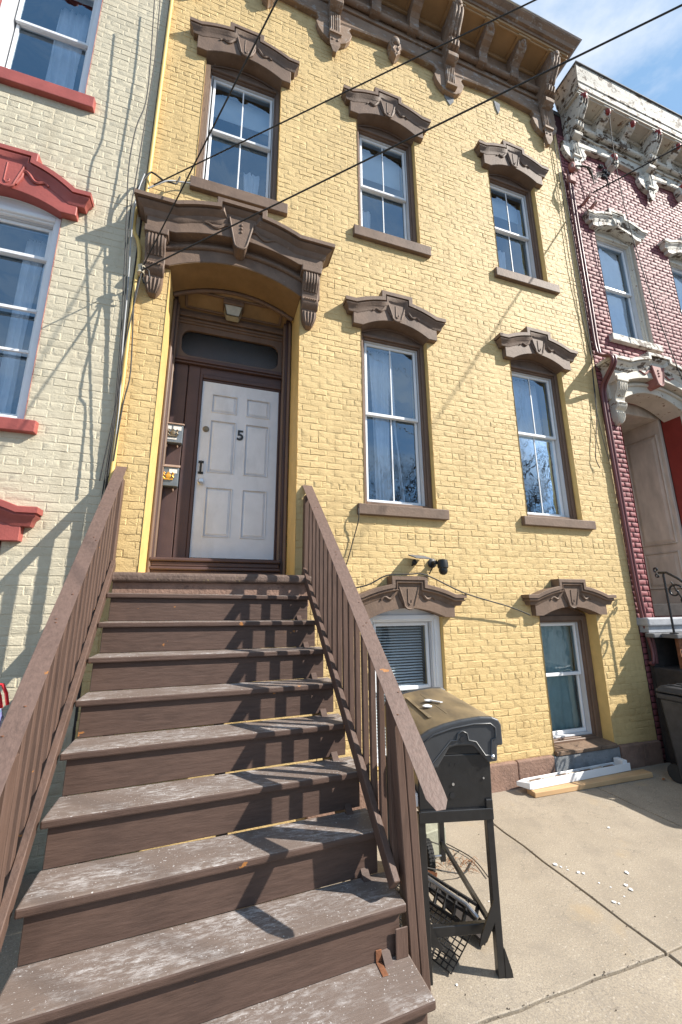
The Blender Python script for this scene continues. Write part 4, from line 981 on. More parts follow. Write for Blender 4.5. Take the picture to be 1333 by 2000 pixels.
# ================================================================== LEFT HOUSE
LH = thing('brick_house', 'cream painted brick house with red window trim at the left edge', 'house', (-2.5, 0, 0))
lx = -2.225
lops = [(-2.72, -1.735, 7.79, 9.85), (-2.72, -1.735, 3.70, 6.21), (-2.72, -1.735, 0.5, 2.62)]
mb = MB(); wall_sheet(mb, -4.6, -0.982, -0.05, 12.2, lops, 0.008, 0.3); lwall = part('wall', mb, 'cream', LH)
for o_ in lops:
    mb = MB(); reveals(mb, [o_], -0.002, 0.30); part('window_reveal', mb, 'redtrim', LH)
brick_wall(LH, lwall, -3.6, -0.990, 0.0, 11.2, lops, M['cream'], 300, lambda x, z: z < 1.1 or x < -2.9, pitch=0.215, course=0.0835, seed=5, proud=(0.0046, 0.0068), back=0.0085, sm=24)
shell(LH, -4.6, -0.995, 9.0, 12.25, 0.012, floors=(2.9, 6.9))
for sp, ze_, zs_, zb_, cr_ in ((6.055, 6.347, 6.56, 6.66, 6.19), (2.55, 2.85, 2.96, 3.06, 2.66), (9.72, 10.05, 10.2, 10.3, 9.83)):
    hood(LH, lx, 0.495, sp, 0.765, 0.615, 0.24, 0.64, ze_, zs_, zb_, cr_, 0.075, 0.135, 0.17, 'redtrim', 'redtrim')
sill(LH, -2.86, -1.61, 7.785, 7.615, 0.06, 'redtrim'); sill(LH, -2.86, -1.615, 3.695, 3.570, 0.06, 'redtrim')
for (a, b, z0, z1), sp, cr_, zm in ((lops[0], 9.72, 9.82, 8.82), (lops[1], 6.05, 6.18, 5.60)):
    win, (u0, u1, v0, v1, yc) = window(LH, a, b, z0, sp, cr_, case='white', arch='white', archwhite=True, muntin=False, zm=zm, yf=0.035, cw=0.065)
    curtain(win, u0+0.3 if zm > 7 else u0+0.45, u1-0.15, v0, v1, yc+0.08, 'curtain', 4, 0.03, -0.02, seed=11); curtain(win, u1-0.12, u1, v0, v1, yc+0.08, 'curtain', 2, 0.03, 0, seed=12)
    if zm < 7: part('storm_rail', MB().box(u0, u1, 0.10, 0.13, 4.93, 4.96), 'white', win); part('storm_rail', MB().box(u0, u1, 0.10, 0.13, 4.46, 4.485), 'white', win)

# ================================================================== RED HOUSE
RH = thing('brick_house', 'faded red painted brick house with peeling white cornice on the right', 'house', (8.5, 0, 0))
rops = [(6.295, 7.255, 6.43, 8.78), (8.22, 9.18, 6.43, 8.78), (6.085, 7.595, 1.80, 5.42), (8.22, 9.18, 2.4, 4.9)]
mb = MB(); wall_sheet(mb, 5.742, 14.0, -0.05, 11.2, rops, 0.0125, 0.3); rwall = part('wall', mb, 'redjoint', RH)
for o_ in rops[:2]+rops[3:]:
    mb = MB(); reveals(mb, [o_], -0.002, 0.30); part('window_reveal', mb, 'greywood', RH)
mb = MB(); reveals(mb, [rops[2]], -0.002, 0.34); part('door_reveal', mb, 'redshine', RH)
brick_wall(RH, rwall, 5.745, 11.5, 0.0, 10.75, rops, M['redbrick'], 300, lambda x, z: z < 1.6, seed=8, joint=0.012, back=0.0065, proud=(0.003, 0.005), fill=False, sm=80)
shell(RH, 5.765, 14.0, 9.0, 11.20, 0.017, floors=(1.7, 5.75))
hood(RH, 6.775, 0.48, 8.635, 0.735, 0.59, 0.21, 0.60, 8.87, 8.98, 9.08, 8.78, 0.075, 0.135, 0.16, 'peel', 'peel')
hood(RH, 8.70, 0.48, 8.635, 0.735, 0.59, 0.21, 0.60, 8.87, 8.98, 9.08, 8.78, 0.075, 0.135, 0.16, 'peel', 'peel')
sill(RH, 6.18, 7.37, 6.425, 6.295, 0.065, 'peel'); sill(RH, 8.11, 9.29, 6.425, 6.295, 0.065, 'peel')
for a, b, z0, z1 in rops[:2]:
    win, (u0, u1, v0, v1, yc) = window(RH, a, b, z0, 8.62, 8.76, case='peel_light', arch='peel_light', muntin=False, zm=7.58, cw=0.05, yf=0.05)
    curtain(win, u0-0.02, u1-0.06, v0, v1, yc-0.055, 'curtain', 3, 0.004, 0.0, seed=14)
win, _ = window(RH, 8.22, 9.18, 2.4, 4.75, 4.88, case='peel_light', arch='peel_light', muntin=False)
cornice(RH, 5.93, 14.0, (6.05, 7.98, 9.91, 11.84), 0.82, 11.22, 0.42, 'peel', 'peel_light', 0.42, 0.52, cap='redcap', spacing=1.93, flashing='darkstone')
# door hood of the red house
RX = 6.84
rh = hood(RH, RX, 0.755, 5.15, 1.08, 0.68, 0.27, 0.97, 5.78, 5.90, 5.985, 5.40, 0.055, 0.30, 0.01, 'peel_light', 'peel_light', back=0.30, name='door_hood', key=False)
for ch in list(rh.children): bpy.data.objects.remove(ch)
E, A, B, ze, zs, zb = 1.08, 0.68, 0.27, 5.78, 5.90, 5.985
k = (zs-ze)/(A*A-B*B); n = 10
zt = lambda x: ze if abs(x) >= A else zs+k*B*B-k*x*x
path = [(-E, ze), (-A, ze)]+[(-A+(A-B)*i/n, zt(-A+(A-B)*i/n)) for i in range(1, n+1)]+[(-B, zb), (B, zb)]+[(B+(A-B)*i/n, zt(B+(A-B)*i/n)) for i in range(0, n)]+[(A, ze), (E, ze)]
door_hood_top(rh, [(RX+a, b) for a, b in path], 'peel')
door_frieze(rh, RX, ze, k, A, B, zs, zb, 0.95, 'peel_light', 5.46, 0.13)
part('arch_torus', MB().tube([(x, -0.062, 5.33+0.205*(1-((x-RX)/0.87)**2)) for x in arcxs(RX-0.80, RX+0.80, 24)], 0.030, 8), 'peel_light', rh, smooth=50)
door_key(rh, RX, 5.80, 5.45, 'redfade')
door_brackets(rh, (6.005, 7.675), 5.40, 'peel_light')
# panelled reveal and door deep in the recess
DYR = 1.05
rf = part('door_frame', MB().box(6.09, 6.15, 0.34, DYR, 1.99, 5.3).box(7.52, 7.59, 0.341, DYR, 1.99, 5.3).box(6.15, 7.52, 0.345, DYR+0.1, 5.22, 5.44), 'greywood', RH, bevel=0.01)
for z0, z1 in ((2.25, 2.85), (3.0, 4.95)):
    for a, b in ((0.42, 0.98),):
        m_ = MB(); m_.add([(7.519,a,z0),(7.519,b,z0),(7.519,b,z1),(7.519,a,z1),(7.49,a+0.07,z0+0.07),(7.49,b-0.07,z0+0.07),(7.49,b-0.07,z1-0.07),(7.49,a+0.07,z1-0.07)], [(4,5,6,7),(0,1,5,4),(1,2,6,5),(2,3,7,6),(3,0,4,7)])
        part('panel', m_, 'greywood', rf)
        part('panel_moulding', MB().tube([(7.512,a,z0),(7.512,b,z0),(7.512,b,z1),(7.512,a,z1),(7.512,a,z0)], 0.02, 6), 'greywood', rf, smooth=50)
rd = part('door', MB().box(6.15, 7.52, DYR, DYR+0.05, 1.99, 5.219), 'greywood', RH)
for a, b in ((6.25, 6.78), (6.90, 7.43)):
    for z0, z1 in ((2.2, 2.9), (3.05, 4.3), (4.5, 5.05)):
        part('panel', MB().box(a, b, DYR-0.02, DYR-0.001, z0, z1), 'greywood' if z0 < 4.4 else 'grime', rd, bevel=0.015)
part('door_step', MB().box(6.09, 7.59, 0.10, 1.1, 1.805, 1.99), 'grime', RH, bevel=0.01)

# ---------------------------------------------------------------- stoop with its wrought iron railing
SP_ = thing('stone_stoop', 'grey painted stone stoop with wrought iron scroll railing by the red house', 'steps', (6.8, -0.8, 0))
part('landing_slab', MB().box(5.72, 8.0, -0.16, 0.10, 1.69, 1.80), 'slate', SP_, bevel=0.022, seg=3)
part('landing_riser', MB().box(5.75, 7.95, -0.12, 0.0, 1.605, 1.689), 'slate', SP_)
stx = 5.86
part('step_slab', MB().box(5.69, 8.0, -0.225, -0.10, 1.545, 1.60), 'darkstone', SP_, bevel=0.012, seg=2)
part('step_slab', MB().box(5.815, 8.0, -0.43, -0.226, 1.545, 1.60), 'darkstone', SP_, bevel=0.012, seg=2)
for k in range(1, 8):
    z = 1.60-0.2*k; ya = -0.12-0.27*k
    if z < 0.1: break
    part('step_slab', MB().box(stx+0.02*k, 8.0, ya-0.31, ya, z-0.055, z), 'darkstone', SP_, bevel=0.012, seg=2)
    part('step_riser', MB().box(stx+0.06, 7.95, ya-0.285, ya-0.255, z-0.255, z-0.056), 'darkstone', SP_)
mb = MB()
sw = [(-0.62, 0.0), (-2.25, 0.0), (-2.25, 0.02), (-0.62, 1.2)]
mb.prism([(a, b) for a, b in sw], stx+0.18, stx+0.24, 'x')
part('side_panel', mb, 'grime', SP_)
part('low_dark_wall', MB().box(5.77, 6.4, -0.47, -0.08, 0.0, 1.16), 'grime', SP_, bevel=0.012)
part('rusty_panel', MB().box(5.95, 8.0, -0.34, -0.30, 0.6, 1.54), 'rust', SP_)
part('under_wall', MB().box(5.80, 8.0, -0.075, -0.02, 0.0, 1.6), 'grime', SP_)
part('vent_block', MB().box(6.22, 6.45, -0.43, -0.345, 1.30, 1.52), 'slate', SP_, bevel=0.01)
ir = MB(); RXI = 5.87
newel = (RXI, -0.36); sl_ = 0.74
def rail_z(y): return 2.395-sl_*(-0.36-y)*1.0
ir.tube([(RXI, -0.36, 1.60), (RXI, -0.36, 2.38)], 0.014, 8)
ir.lathe([(0.05, 0.0), (0.05, 0.012), (0.02, 0.02)], (RXI, -0.36, 1.60), 'z', 10)
ir.tube([(RXI, -0.30, 2.40), (RXI, -0.40, 2.395), (RXI, -0.52, rail_z(-0.52)+0.04)]+[(RXI, -0.52-0.2*i, rail_z(-0.52-0.2*i)) for i in range(1, 9)], 0.016, 8)
rl = part('iron_railing', ir, 'iron', SP_, smooth=50)
def spiral(cy, cz, r0, turns, a0, sgn, n=26):
    pts = []
    for i in range(n):
        t = i/(n-1); a = a0+sgn*turns*2*math.pi*t; r = r0*(1-0.86*t); pts.append((RXI, cy+r*math.cos(a), cz+r*math.sin(a)))
    return pts
mb = MB()
mb.tube(spiral(-0.275, 2.445, 0.035, 1.1, -1.4, 1), 0.011, 6); mb.tube(spiral(-0.285, 2.36, 0.032, 1.0, 1.5, -1), 0.011, 6)
def S(y0, flip):
    # large S-scroll panel between handrail and treads
    zc = rail_z(y0)-0.36; pts = spiral(y0-0.05, zc+0.15, 0.12, 1.35, math.pi*1.35, -1)[::-1]+spiral(y0-0.20, zc-0.21, 0.10, 1.3, math.pi*0.35, -1)
    mb.tube(pts, 0.0125, 6)
    mb.tube(spiral(y0-0.21, zc+0.06, 0.075, 1.2, math.pi*0.6, 1), 0.010, 6)
    mb.tube([(RXI, y0-0.02, zc+0.28), (RXI, y0-0.13, zc+0.02), (RXI, y0-0.10, zc-0.2), (RXI, y0-0.16, zc-0.32)], 0.011, 6)
for y0 in (-0.42, -0.80, -1.18, -1.56): S(y0, 1)
part('iron_scroll', mb, 'iron', rl, smooth=60)
mb = MB()
for y0 in (-0.90, -1.44, -1.95): mb.tube([(RXI, y0, 1.60-0.2*int((-0.12-y0)/0.27)), (RXI, y0, rail_z(y0))], 0.012, 7)
part('iron_post', mb, 'iron', rl, smooth=60)

# ================================================================== pipes, cables and wires
def cable(name, pts, r, mat, label, cat, smooth_n=4, sag=0.0):
    P = [Vector(p) for p in pts]; out_ = []
    if len(P) > 2:
        for i in range(len(P)-1):
            p0 = P[max(i-1, 0)]; p1 = P[i]; p2 = P[i+1]; p3 = P[min(i+2, len(P)-1)]
            for j in range(smooth_n):
                t = j/smooth_n; out_.append(0.5*((2*p1)+(p2-p0)*t+(2*p0-5*p1+4*p2-p3)*t*t+(3*p1-p0-3*p2+p3)*t**3))
        out_.append(P[-1])
    else: out_ = [P[0].lerp(P[1], i/12)+Vector((0, 0, -sag*4*(i/12)*(1-i/12))) for i in range(13)]
    return tag(part(name, MB().tube(out_, r, 7), mat, smooth=60, loc=tuple(P[0])), label, cat)
def far(a, b, k): a = Vector(a); b = Vector(b); return tuple(a+(b-a)*k)
A1 = (-0.87, -0.15, 6.66); A2_ = (-0.875, -0.20, 5.45); A3 = (-0.86, -0.20, 5.52); AR = (6.20, -0.15, 9.27)
cable('utility_wire', [A1, far(A1, (2.5, -2.4, 7.37), 6)], 0.007, 'wire', 'black overhead wire crossing the upper windows to the top of the door hood', 'wire')
cable('utility_wire', [A2_, far(A2_, (3.03, -3.1, 6.25), 6)], 0.0075, 'wire', 'long black overhead wire running from the door bracket up to the top right corner', 'wire')
cable('utility_wire', [A3, far(A3, (0.21, -2.2, 6.28), 6)], 0.0065, 'wire', 'steep black overhead wire passing the upper left window to the door bracket', 'wire')
cable('utility_wire', [AR, far(AR, (6.96, -1.17, 9.33), 9)], 0.012, 'wire', 'thick black service wire tied to the red house below its cornice', 'wire')
cable('wall_cable', [(-1.10,-0.24,9.39),(-1.05,-0.24,8.35),(-1.04,-0.24,7.69),(-1.10,-0.24,7.27),(-1.12,-0.22,6.70),(-1.07,-0.20,5.97),(-1.00,-0.15,4.76),(-0.97,-0.10,3.77),(-0.99,-0.06,3.20),(-1.0,-0.05,2.4)], 0.0065, 'wire', 'leftmost black cable hanging loose down the seam between cream and yellow walls', 'cable')
cable('wall_cable', [(-1.07,-0.12,9.65),(-1.04,-0.12,8.74),(-1.04,-0.12,8.22),(-1.06,-0.12,6.85),(-1.07,-0.12,6.12),(-1.02,-0.10,5.29),(-1.00,-0.08,4.81),(-0.97,-0.06,3.90),(-0.97,-0.05,3.23),(-0.98,-0.04,2.3)], 0.0065, 'wire', 'black cable running close to the seam beside the yellow conduit', 'cable')
cable('wall_cable', [(-0.98,-0.13,6.80),(-1.03,-0.13,6.45),(-1.035,-0.11,6.0),(-1.005,-0.09,5.3),(-0.985,-0.07,4.6),(-0.945,-0.06,3.9),(-0.95,-0.05,3.2)], 0.0065, 'wire_grey', 'pale grey cable looping round the left end of the door hood', 'cable')
cable('wall_cable', [(-0.904,-0.10,5.45),(-0.935,-0.06,5.156),(-0.886,-0.06,4.34),(-0.917,-0.06,3.962),(-0.935,-0.06,3.363)], 0.007, 'wire', 'thin black cable dropping from the left door bracket over yellow brick', 'cable')
cable('wall_cable', [(-0.87,-0.20,5.44),(-0.94,-0.20,4.44),(-0.94,-0.16,4.13),(-1.02,-0.10,3.14)], 0.0065, 'wire', 'black cable hanging from the bracket insulator down to the left railing', 'cable')
cable('wall_cable', [(-1.07,-0.11,6.5),(-0.948,-0.10,6.845),(-0.897,-0.10,6.881),(-0.783,-0.10,6.821),(-0.70,-0.12,6.80),(-0.645,-0.10,6.83),(-0.614,-0.10,6.942)], 0.010, 'wire', 'curled black cable end above the left of the door hood', 'cable')
cable('wall_cable', [(-0.93,-0.12,6.62),(-0.75,-0.12,6.80),(-0.60,-0.06,6.92),(-0.50,-0.05,6.95)], 0.009, 'wire_grey', 'short pale cable rising from the door hood to the window sill', 'cable')
cable('conduit', [(-0.955,-0.035,11.0),(-0.955,-0.035,9.4),(-0.955,-0.035,7.0),(-0.960,-0.035,6.62),(-1.03,-0.05,6.35),(-1.035,-0.05,6.10),(-0.975,-0.045,5.95),(-0.945,-0.04,5.75),(-0.950,-0.04,5.35),(-0.950,-0.04,4.7),(-0.945,-0.04,4.1),(-0.935,-0.04,2.35)], 0.022, 'yconduit', 'yellow painted conduit down the left edge of the yellow house', 'pipe')
ins_ = thing('wire_insulator', 'small dark insulator clamp holding two wires at the left door bracket', 'insulator', (-0.88, -0.18, 5.46))
part('insulator_spool', MB().lathe([(0.02, -0.05), (0.04, -0.045), (0.03, -0.02), (0.03, 0.02), (0.04, 0.045), (0.02, 0.05)], (-0.88, -0.18, 5.47), 'z', 10), 'putty', ins_, smooth=40)
part('insulator_hook', MB().tube([(-0.88, 0.0, 5.47), (-0.88, -0.13, 5.47), (-0.88, -0.16, 5.53), (-0.88, -0.20, 5.53), (-0.87, -0.21, 5.47), (-0.86, -0.18, 5.40), (-0.85, -0.14, 5.36)], 0.009, 7).tube([(-0.86,-0.2,5.5),(-0.80,-0.22,5.45),(-0.78,-0.21,5.36),(-0.82,-0.18,5.30),(-0.86,-0.17,5.38)], 0.007, 6), 'wire', ins_, smooth=60)
# pipes on the red side
for dx, nm in ((0.0, 'left'), (0.062, 'right')):
    P = [(5.80,-0.05,9.75),(5.765,-0.05,8.7),(5.755,-0.05,6.9),(5.75,-0.05,6.05),(5.72,-0.13,5.85),(5.66,-0.33,5.70),(5.65,-0.33,5.55),(5.70,-0.10,5.35),(5.715,-0.05,5.1),(5.715,-0.05,4.5),(5.72,-0.05,3.3),(5.735,-0.05,2.2),(5.755,-0.06,1.75),(5.80,-0.07,1.50),(5.81,-0.08,1.32),(5.77,-0.09,1.20),(5.72,-0.09,1.22)]
    if dx: P = P[:13]+[(5.76,-0.06,1.72),(5.80,-0.07,1.45),(5.80,-0.07,1.20)]
    P = [(x+dx+random.uniform(-0.004, 0.004), y, z) for x, y, z in P]
    cable('conduit', P, 0.024, 'rconduit', f'{"left" if not dx else "right"} one of two maroon pipes climbing the corner of the red house', 'pipe')
wh = thing('service_head', 'dark red weatherhead with drooping black service cables under the white bracket', 'weatherhead', (5.85, -0.1, 9.7))
part('weatherhead_cap', MB().lathe([(0.03, -0.10), (0.055, -0.08), (0.06, 0.0), (0.05, 0.05), (0.02, 0.08)], (5.86, -0.10, 9.80), 'z', 12), 'redfade', wh, smooth=40)
part('clamp', MB().box(5.76, 5.93, -0.10, -0.02, 9.45, 9.60), 'redfade', wh, bevel=0.02)
mb = MB()
for i in range(4):
    e = 0.05*i
    mb.tube([(5.88, -0.14, 9.78), (5.95+e*0.3, -0.28-e*0.4, 9.62-e*0.7), (6.05, -0.30, 9.38-e), (6.2, -0.30, 9.55-e*0.6), (6.36+e*0.4, -0.30, 9.62-e*0.7), (6.45, -0.28, 9.35), (6.52, -0.22, 9.30)], 0.009, 6)
part('service_drip_loop', mb, 'wire', wh, smooth=60)
mb = MB()
for (x, z) in ((6.30, 9.72), (6.38, 9.64), (6.34, 9.50), (6.44, 9.60)):
    mb.lathe([(0.02, -0.05), (0.035, -0.04), (0.025, -0.02), (0.038, -0.008), (0.027, 0.01), (0.038, 0.024), (0.02, 0.05)], (x, -0.30, z), 'x', 8)
part('cable_connector', mb, 'black', wh, smooth=30)
mb = MB()
for x, z in ((6.08, 9.10), (6.22, 9.02)): mb.bar((x, 0.0, z), (x+0.03, -0.16, z+0.07), 0.05, 0.05)
part('wall_peg', mb, 'redfade', wh, bevel=0.008)
cable('wall_cable', [(5.60,-0.04,10.46),(5.585,-0.04,9.12),(5.56,-0.04,7.58),(5.60,-0.03,6.6),(5.64,-0.03,5.9)], 0.006, 'wire', 'thin black cable hanging down the right edge of the yellow wall, left one', 'cable')
cable('wall_cable', [(5.66,-0.05,10.3),(5.66,-0.05,8.68),(5.655,-0.05,6.6),(5.641,-0.04,5.92),(5.604,-0.04,5.458),(5.561,-0.04,4.921),(5.40,-0.04,4.2),(5.391,-0.04,4.06),(5.44,-0.04,3.95)], 0.006, 'wire', 'thin black cable at the right edge of the yellow wall ending in a loose hook', 'cable')
cable('wall_cable', [(5.641,-0.04,5.90),(5.58,-0.04,5.3),(5.56,-0.04,4.9),(5.60,-0.04,4.4),(5.65,-0.04,4.09)], 0.005, 'wire', 'short thin black cable end on yellow brick beside the maroon pipes', 'cable')
cable('wall_cable', [(6.676,-0.45,11.75),(6.734,-0.30,10.2),(6.747,-0.30,8.56),(6.964,-0.30,6.92),(7.257,-0.30,5.61),(7.5,-0.3,4.6)], 0.007, 'wire', 'thin black cable hanging in front of the red house window', 'cable')
cable('wall_cable', [(1.306,-0.06,2.135),(1.653,-0.10,2.20),(1.879,-0.13,2.307),(2.149,-0.14,2.325),(2.374,-0.14,2.318),(2.866,-0.14,2.118),(3.498,-0.10,1.965),(3.824,-0.08,1.86)], 0.008, 'wire', 'black cable draped over the ground floor window hoods below the security camera', 'cable')
cable('wall_cable', [(1.60,-0.02,3.12),(1.585,-0.07,3.02),(1.583,-0.07,2.93),(1.545,-0.03,2.75),(1.47,-0.03,2.5),(1.42,-0.03,2.35)], 0.006, 'wire', 'thin black cable looped under the left end of the first floor sill', 'cable')
# security camera and its little solar panel
sc = thing('security_camera', 'black dome security camera on the yellow wall above the basement window', 'camera', (2.56, -0.1, 2.42))
part('camera_mount', MB().lathe([(0.055, 0.0), (0.055, -0.02), (0.025, -0.03), (0.025, -0.10)], (2.53, 0.0, 2.47), 'y', 12), 'black', sc, smooth=40)
part('camera_body', MB().lathe([(0.02, 0.07), (0.055, 0.06), (0.062, 0.02), (0.062, -0.03), (0.052, -0.04)], (2.60, -0.13, 2.44), 'z', 14), 'black', sc, smooth=40)
part('camera_dome', MB().lathe([(0.05, -0.041), (0.052, -0.07), (0.04, -0.10), (0.015, -0.115)], (2.60, -0.13, 2.44), 'z', 14), 'iron', sc, smooth=60)
part('camera_antenna', MB().tube([(2.47, -0.03, 2.34), (2.52, -0.06, 2.44), (2.54, -0.10, 2.50)], 0.008, 6), 'black', sc)
so = thing('solar_panel', 'small thin solar panel on a ball mount left of the security camera', 'solar panel', (2.32, -0.1, 2.5))
part('panel_plate', MB().hexa([(2.21,-0.20,2.500),(2.42,-0.20,2.492),(2.42,-0.02,2.545),(2.21,-0.02,2.553),(2.21,-0.20,2.512),(2.42,-0.20,2.504),(2.42,-0.02,2.557),(2.21,-0.02,2.565)]), 'darkstone', so, bevel=0.003)
part('ball_mount', MB().lathe([(0.012, -0.035), (0.03, -0.015), (0.032, 0.0), (0.025, 0.02), (0.012, 0.035)], (2.27, -0.06, 2.47), 'z', 10).tube([(2.27, -0.06, 2.47), (2.27, 0.0, 2.44)], 0.012, 6), 'black', so, smooth=50)

# ================================================================== BARBECUE
GO = Vector((1.262, -1.845, 0)); GA = math.radians(-12.5)
bq = thing('barbecue_grill', 'old black barbecue grill with rust browned lid beside the wooden stairs', 'grill', tuple(GO))
bq.rotation_euler = (0, 0, GA)
ORG[bq] = Vector((0, 0, 0))
GL = 0.98
part('firebox', MB().hexa([(0.0,0.01,0.80),(0.445,0.01,0.80),(0.445,GL-0.02,0.80),(0.0,GL-0.02,0.80),(0.0,0.01,1.10),(0.452,0.01,1.10),(0.452,GL-0.02,1.10),(0.0,GL-0.02,1.10)]).prism([(0.06,1.10),(0.44,1.10),(0.41,1.17),(0.33,1.205),(0.18,1.205),(0.10,1.16)], 0.012, 0.02), 'grill', bq, bevel=0.006)
LS = lambda q: [(u*1.165-0.014, 1.02+(z-1.03)*1.08) for u, z in q]
lp = LS([(0.0, 1.04), (-0.004, 1.10), (0.0, 1.16), (0.02, 1.195), (0.08, 1.23), (0.16, 1.258), (0.26, 1.279), (0.36, 1.290), (0.42, 1.288), (0.452, 1.275), (0.466, 1.25), (0.468, 1.15), (0.44, 1.15), (0.43, 1.09)])
n = len(lp)
mb = MB(); vs = []
for v in (0.03, GL-0.04): vs += [(u, v, z) for u, z in lp]
mb.add(vs, [(i, i+1, n+i+1, n+i) for i in range(n-1)])
lid = part('lid', mb, 'lid', bq, smooth=40)
ep = LS([(0.0, 1.04), (-0.006, 1.10), (-0.002, 1.162), (0.018, 1.20), (0.08, 1.236), (0.16, 1.264), (0.26, 1.285), (0.36, 1.297), (0.425, 1.294), (0.458, 1.280), (0.473, 1.252), (0.473, 1.145), (0.442, 1.145), (0.436, 1.065), (0.385, 1.06), (0.33, 1.125), (0.305, 1.15), (0.22, 1.15), (0.18, 1.14), (0.115, 1.045), (0.06, 1.035)])
for v0, v1 in ((-0.004, 0.031), (GL-0.041, GL-0.005)):
    le = part('lid_end', MB().prism(ep, v0, v1), 'grill_end', lid, bevel=0.012, seg=3)
rim = LS([(0.03, 1.075), (0.03, 1.165), (0.10, 1.213), (0.20, 1.243), (0.32, 1.262), (0.41, 1.262), (0.435, 1.24), (0.435, 1.185), (0.412, 1.18), (0.405, 1.10), (0.37, 1.10), (0.325, 1.17), (0.285, 1.18), (0.28, 1.215), (0.255, 1.228), (0.23, 1.215), (0.222, 1.18), (0.19, 1.18), (0.09, 1.072), (0.03, 1.075)])
mb = MB().tube([(u, -0.006, z) for u, z in rim], 0.006, 6)
part('lid_end_ridge', mb, 'grill_end', lid, smooth=60)
part('lid_end_slot', MB().lathe([(0.017, 0.002), (0.017, -0.0025)], (0.281, -0.006, 1.187), 'y', 12), 'black', lid)
part('hinge_bolt', MB().lathe([(0.012, 0.0), (0.012, -0.006), (0.006, -0.012)], (0.462, -0.005, 1.087), 'y', 10).lathe([(0.008, 0.0), (0.008, -0.004)], (0.21, 0.008, 0.945), 'y', 8).lathe([(0.006, 0.0), (0.006, -0.004)], (0.40, 0.008, 0.97), 'y', 8).lathe([(0.006, 0.0), (0.006, -0.004)], (0.10, 0.008, 0.93), 'y', 8), 'chrome', lid, smooth=40)
for u_, zz in ((0.15, 1.2635), (0.275, 1.2835), (0.40, 1.2965)):
    part('lid_rib', MB().bar((u_, 0.20, zz), (u_, 0.80, zz), 0.030, 0.004), 'lid', lid, bevel=0.0018)
mb = MB().lathe([(0.004, 0.0), (0.032, 0.001), (0.034, 0.006), (0.02, 0.012), (0.004, 0.013)], (0.20, 0.42, 1.279), 'z', 14)
part('thermometer_bezel', mb, 'white', lid, smooth=40)
mb = MB().lathe([(0.004, 0.0), (0.03, 0.001), (0.032, 0.006), (0.018, 0.010), (0.004, 0.011)], (0.25, 0.55, 1.288), 'z', 14).bar((0.26, 0.54, 1.295), (0.31, 0.43, 1.303), 0.022, 0.006)
part('latch_plate', mb, 'white', lid, smooth=40)
part('gas_port', MB().lathe([(0.016, 0.0), (0.016, -0.003)], (0.20, 0.009, 0.885), 'y', 12).lathe([(0.005, 0), (0.005, -0.002)], (0.20, 0.0095, 1.05), 'y', 8).lathe([(0.005, 0), (0.005, -0.002)], (0.235, 0.0095, 1.05), 'y', 8), 'black', bq)
part('corner_bracket', MB().box(0.40, 0.442, -0.004, 0.02, 0.79, 0.86), 'grill', bq, bevel=0.004)
part('side_shelf_mount', MB().box(-0.045, -0.002, 0.02, 0.16, 0.83, 0.90), 'white', bq, bevel=0.004)
legs = [(-0.01, 0.0, 0), (0.398, 0.0, 0), (-0.01, GL-0.06, 0.06), (0.398, GL-0.06, 0.06)]
for u, v, zb_ in legs:
    mb = MB()
    mb.box(u, u+0.040, v, v+0.045, zb_, 0.80)
    lg = part('leg', mb, 'grill', bq, bevel=0.002)
    if v < 0.1 and u > 0.1: part('foot', MB().prism([(u+0.040, 0.0), (u+0.082, 0.0), (u+0.078, 0.03), (u+0.046, 0.13), (u+0.040, 0.13)], v-0.002, v+0.02), 'grill', lg)
part('crossbar', MB().box(-0.01, 0.440, -0.008, -0.001, 0.755, 0.812).box(0.0, 0.43, -0.008, 0.03, 0.806, 0.815), 'grill', bq, bevel=0.003)
part('crossbar', MB().box(0.02, 0.40, 0.06, 0.09, 0.165, 0.215), 'grill', bq, bevel=0.003)
part('gusset', MB().prism([(0.022, 0.30), (0.022, 0.16), (0.11, 0.135), (0.075, 0.18)], 0.02, 0.03), 'grill', bq)
part('gusset', MB().prism([(0.400, 0.36), (0.400, 0.26), (0.345, 0.17), (0.30, 0.15), (0.315, 0.20)], -0.004, 0.006), 'grill', bq)
part('side_rail', MB().box(-0.008, 0.018, 0.03, GL-0.06, 0.17, 0.20).box(0.405, 0.427, 0.05, GL-0.06, 0.17, 0.20), 'grill', bq)
for u in (0.075, 0.30):
    wl = part('wheel', MB().lathe([(0.055, -0.024), (0.098, -0.024), (0.104, -0.015), (0.104, 0.015), (0.098, 0.024), (0.055, 0.024)], (u, GL-0.06, 0.104), 'x', 28), 'rubber', bq, smooth=30)
    mb = MB()
    for i in range(28):
        a = 2*math.pi*i/28; c_, s_ = math.cos(a), math.sin(a)
        for s2 in (-1, 1): mb.bar((u+s2*0.002, GL-0.06+0.105*c_, 0.104+0.105*s_), (u+s2*0.022, GL-0.06+0.105*c_, 0.104+0.105*s_), 0.009, 0.007, (0, c_, s_))
    part('tyre_lug', mb, 'rubber', wl)
    part('wheel_hub', MB().lathe([(0.02, -0.03), (0.055, -0.018), (0.055, 0.018), (0.02, 0.03)], (u, GL-0.06, 0.104), 'x', 14), 'black', wl, smooth=40)
part('axle', MB().tube([(0.0, GL-0.06, 0.104), (0.40, GL-0.06, 0.104)], 0.007, 8), 'chrome', bq)

